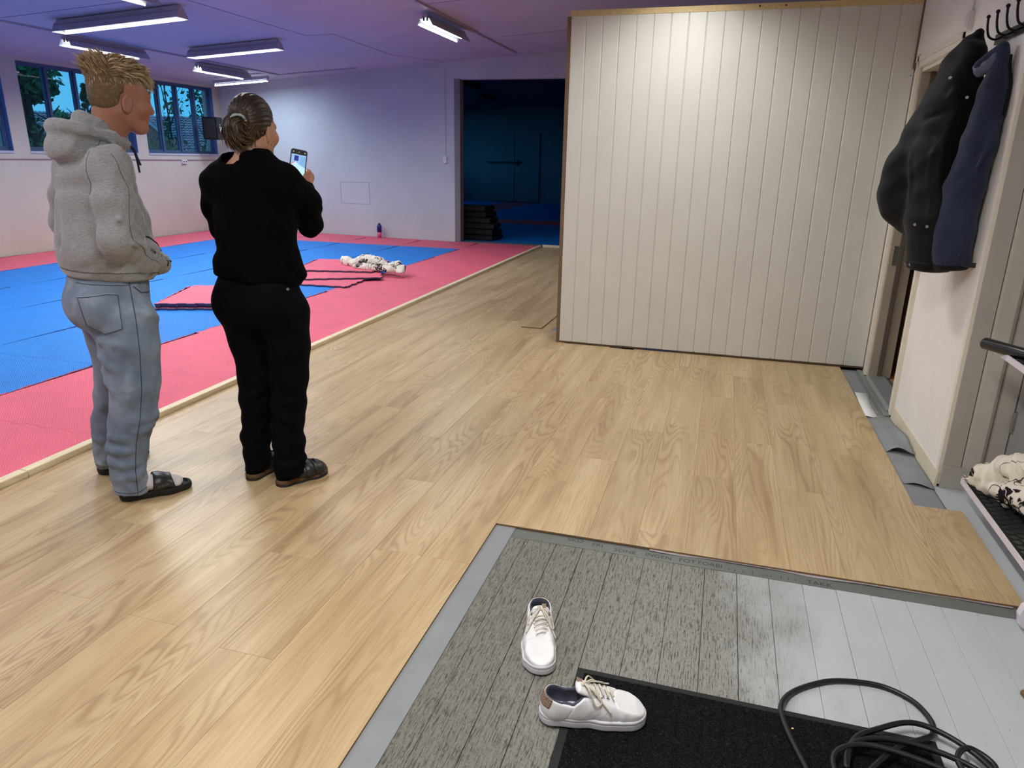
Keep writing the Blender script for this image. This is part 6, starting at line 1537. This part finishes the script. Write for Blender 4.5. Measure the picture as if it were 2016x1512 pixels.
MB().tube([(0,0,0),(0,0,0.10)], [0.036,0.042], 16).build('pink_base', simple('pink_plastic',(214,92,130),0.4), tb, smooth=True); MB().tube([(0,0,0.10),(0,0,0.20),(0,0,0.235)], [0.042,0.046,0.036], 16).build('blue_body', simple('dark_blue_plastic',(24,38,110),0.35), tb, smooth=True); MB().tube([(0,0,0.235),(0,0,0.262)], [0.022,0.020], 12).build('lid', MAT['blackp'], tb)
hp_ = MB()
wq = lambda x: yfar(x)-0.003
for (x0,x1,z0,z1) in ((-7.0,-6.36,0.985,0.993),(-7.0,-6.36,0.60,0.606),(-7.0,-6.992,0.60,0.99),(-6.368,-6.36,0.60,0.99)): hp_.add([(x0,wq(x0),z0),(x1,wq(x1),z0),(x1,wq(x1),z1),(x0,wq(x0),z1),(x0,wq(x0)+0.02,z0),(x1,wq(x1)+0.02,z0),(x1,wq(x1)+0.02,z1),(x0,wq(x0)+0.02,z1)], [(0,1,2,3),(7,6,5,4),(0,4,5,1),(3,2,6,7),(0,3,7,4),(1,5,6,2)])
tag(hp_.build('wall_hatch', simple('hatch_edge',(176,168,180),0.7)), 'faint rectangular hatch outline painted over on the far wall', 'hatch')

# ------------------------------------------------------------ dark room contents
ft = tag(empty('dark_room_mat', (-9.7,12.36,0)), 'blue foam mat with red stripes in the unlit room beyond the doorway', 'mat')
tmd = {c: new_mesh(c+'_dark_tile', MB().box(0.001,1.099,0.001,1.049,0,0.02,0,0.0015).v, MB().box(0.001,1.099,0.001,1.049,0,0.02,0,0.0015).f, [MAT[c]]) for c in ('red','blue')}
for c in range(10):
    for r in range(12):
        if r == 0 and c < 4: continue
        red = (r == 4) or (c in (2,) and r > 3) or (c == 6 and r > 4)
        obj('foam_tile', tmd['red' if red else 'blue'], ft, (c*1.10, r*1.05, -0.03))
RR = random.Random(8)
for i in range(6):
    z0 = -0.01+i*0.105; t_ = tag(empty('strike_pad', (-4.36+0.03*RR.uniform(-1,1)-0.03*i,12.95+0.02*RR.uniform(-1,1),z0), RR.uniform(-0.15,0.15)), ['lowest','second lowest','third','fourth','second highest','topmost'][i]+' black pad of the stack just inside the dark doorway', 'pad', 'black pads in the dark room')
    MB().box(-0.33,0.33,-0.25,0.25,0,0.10,0,0.02).build('pad_body', MAT['blackr'], t_); MB().box(0.331,0.335,-0.08,0.08,0.03,0.07).build('handle_strap', MAT['leather'], t_)
for (x,y,l,lb) in ((-6.2,17.5,1.3,'unlit lamp on the dark room ceiling, nearest the doorway'),(-6.9,21.0,1.3,'unlit lamp deeper in the dark room')):
    t_ = tag(empty('unlit_lamp', (x,y,3.2)), lb, 'lamp', 'unlit lamps in the dark room'); MB().prism([(-0.10,-0.14),(0.10,-0.14),(0.04,0),(-0.04,0)], -l/2, l/2, 'y').build('lamp_body', simple('dark_lamp',(40,44,60),0.5), t_)
# loose small gap of underlay beside the lying plank
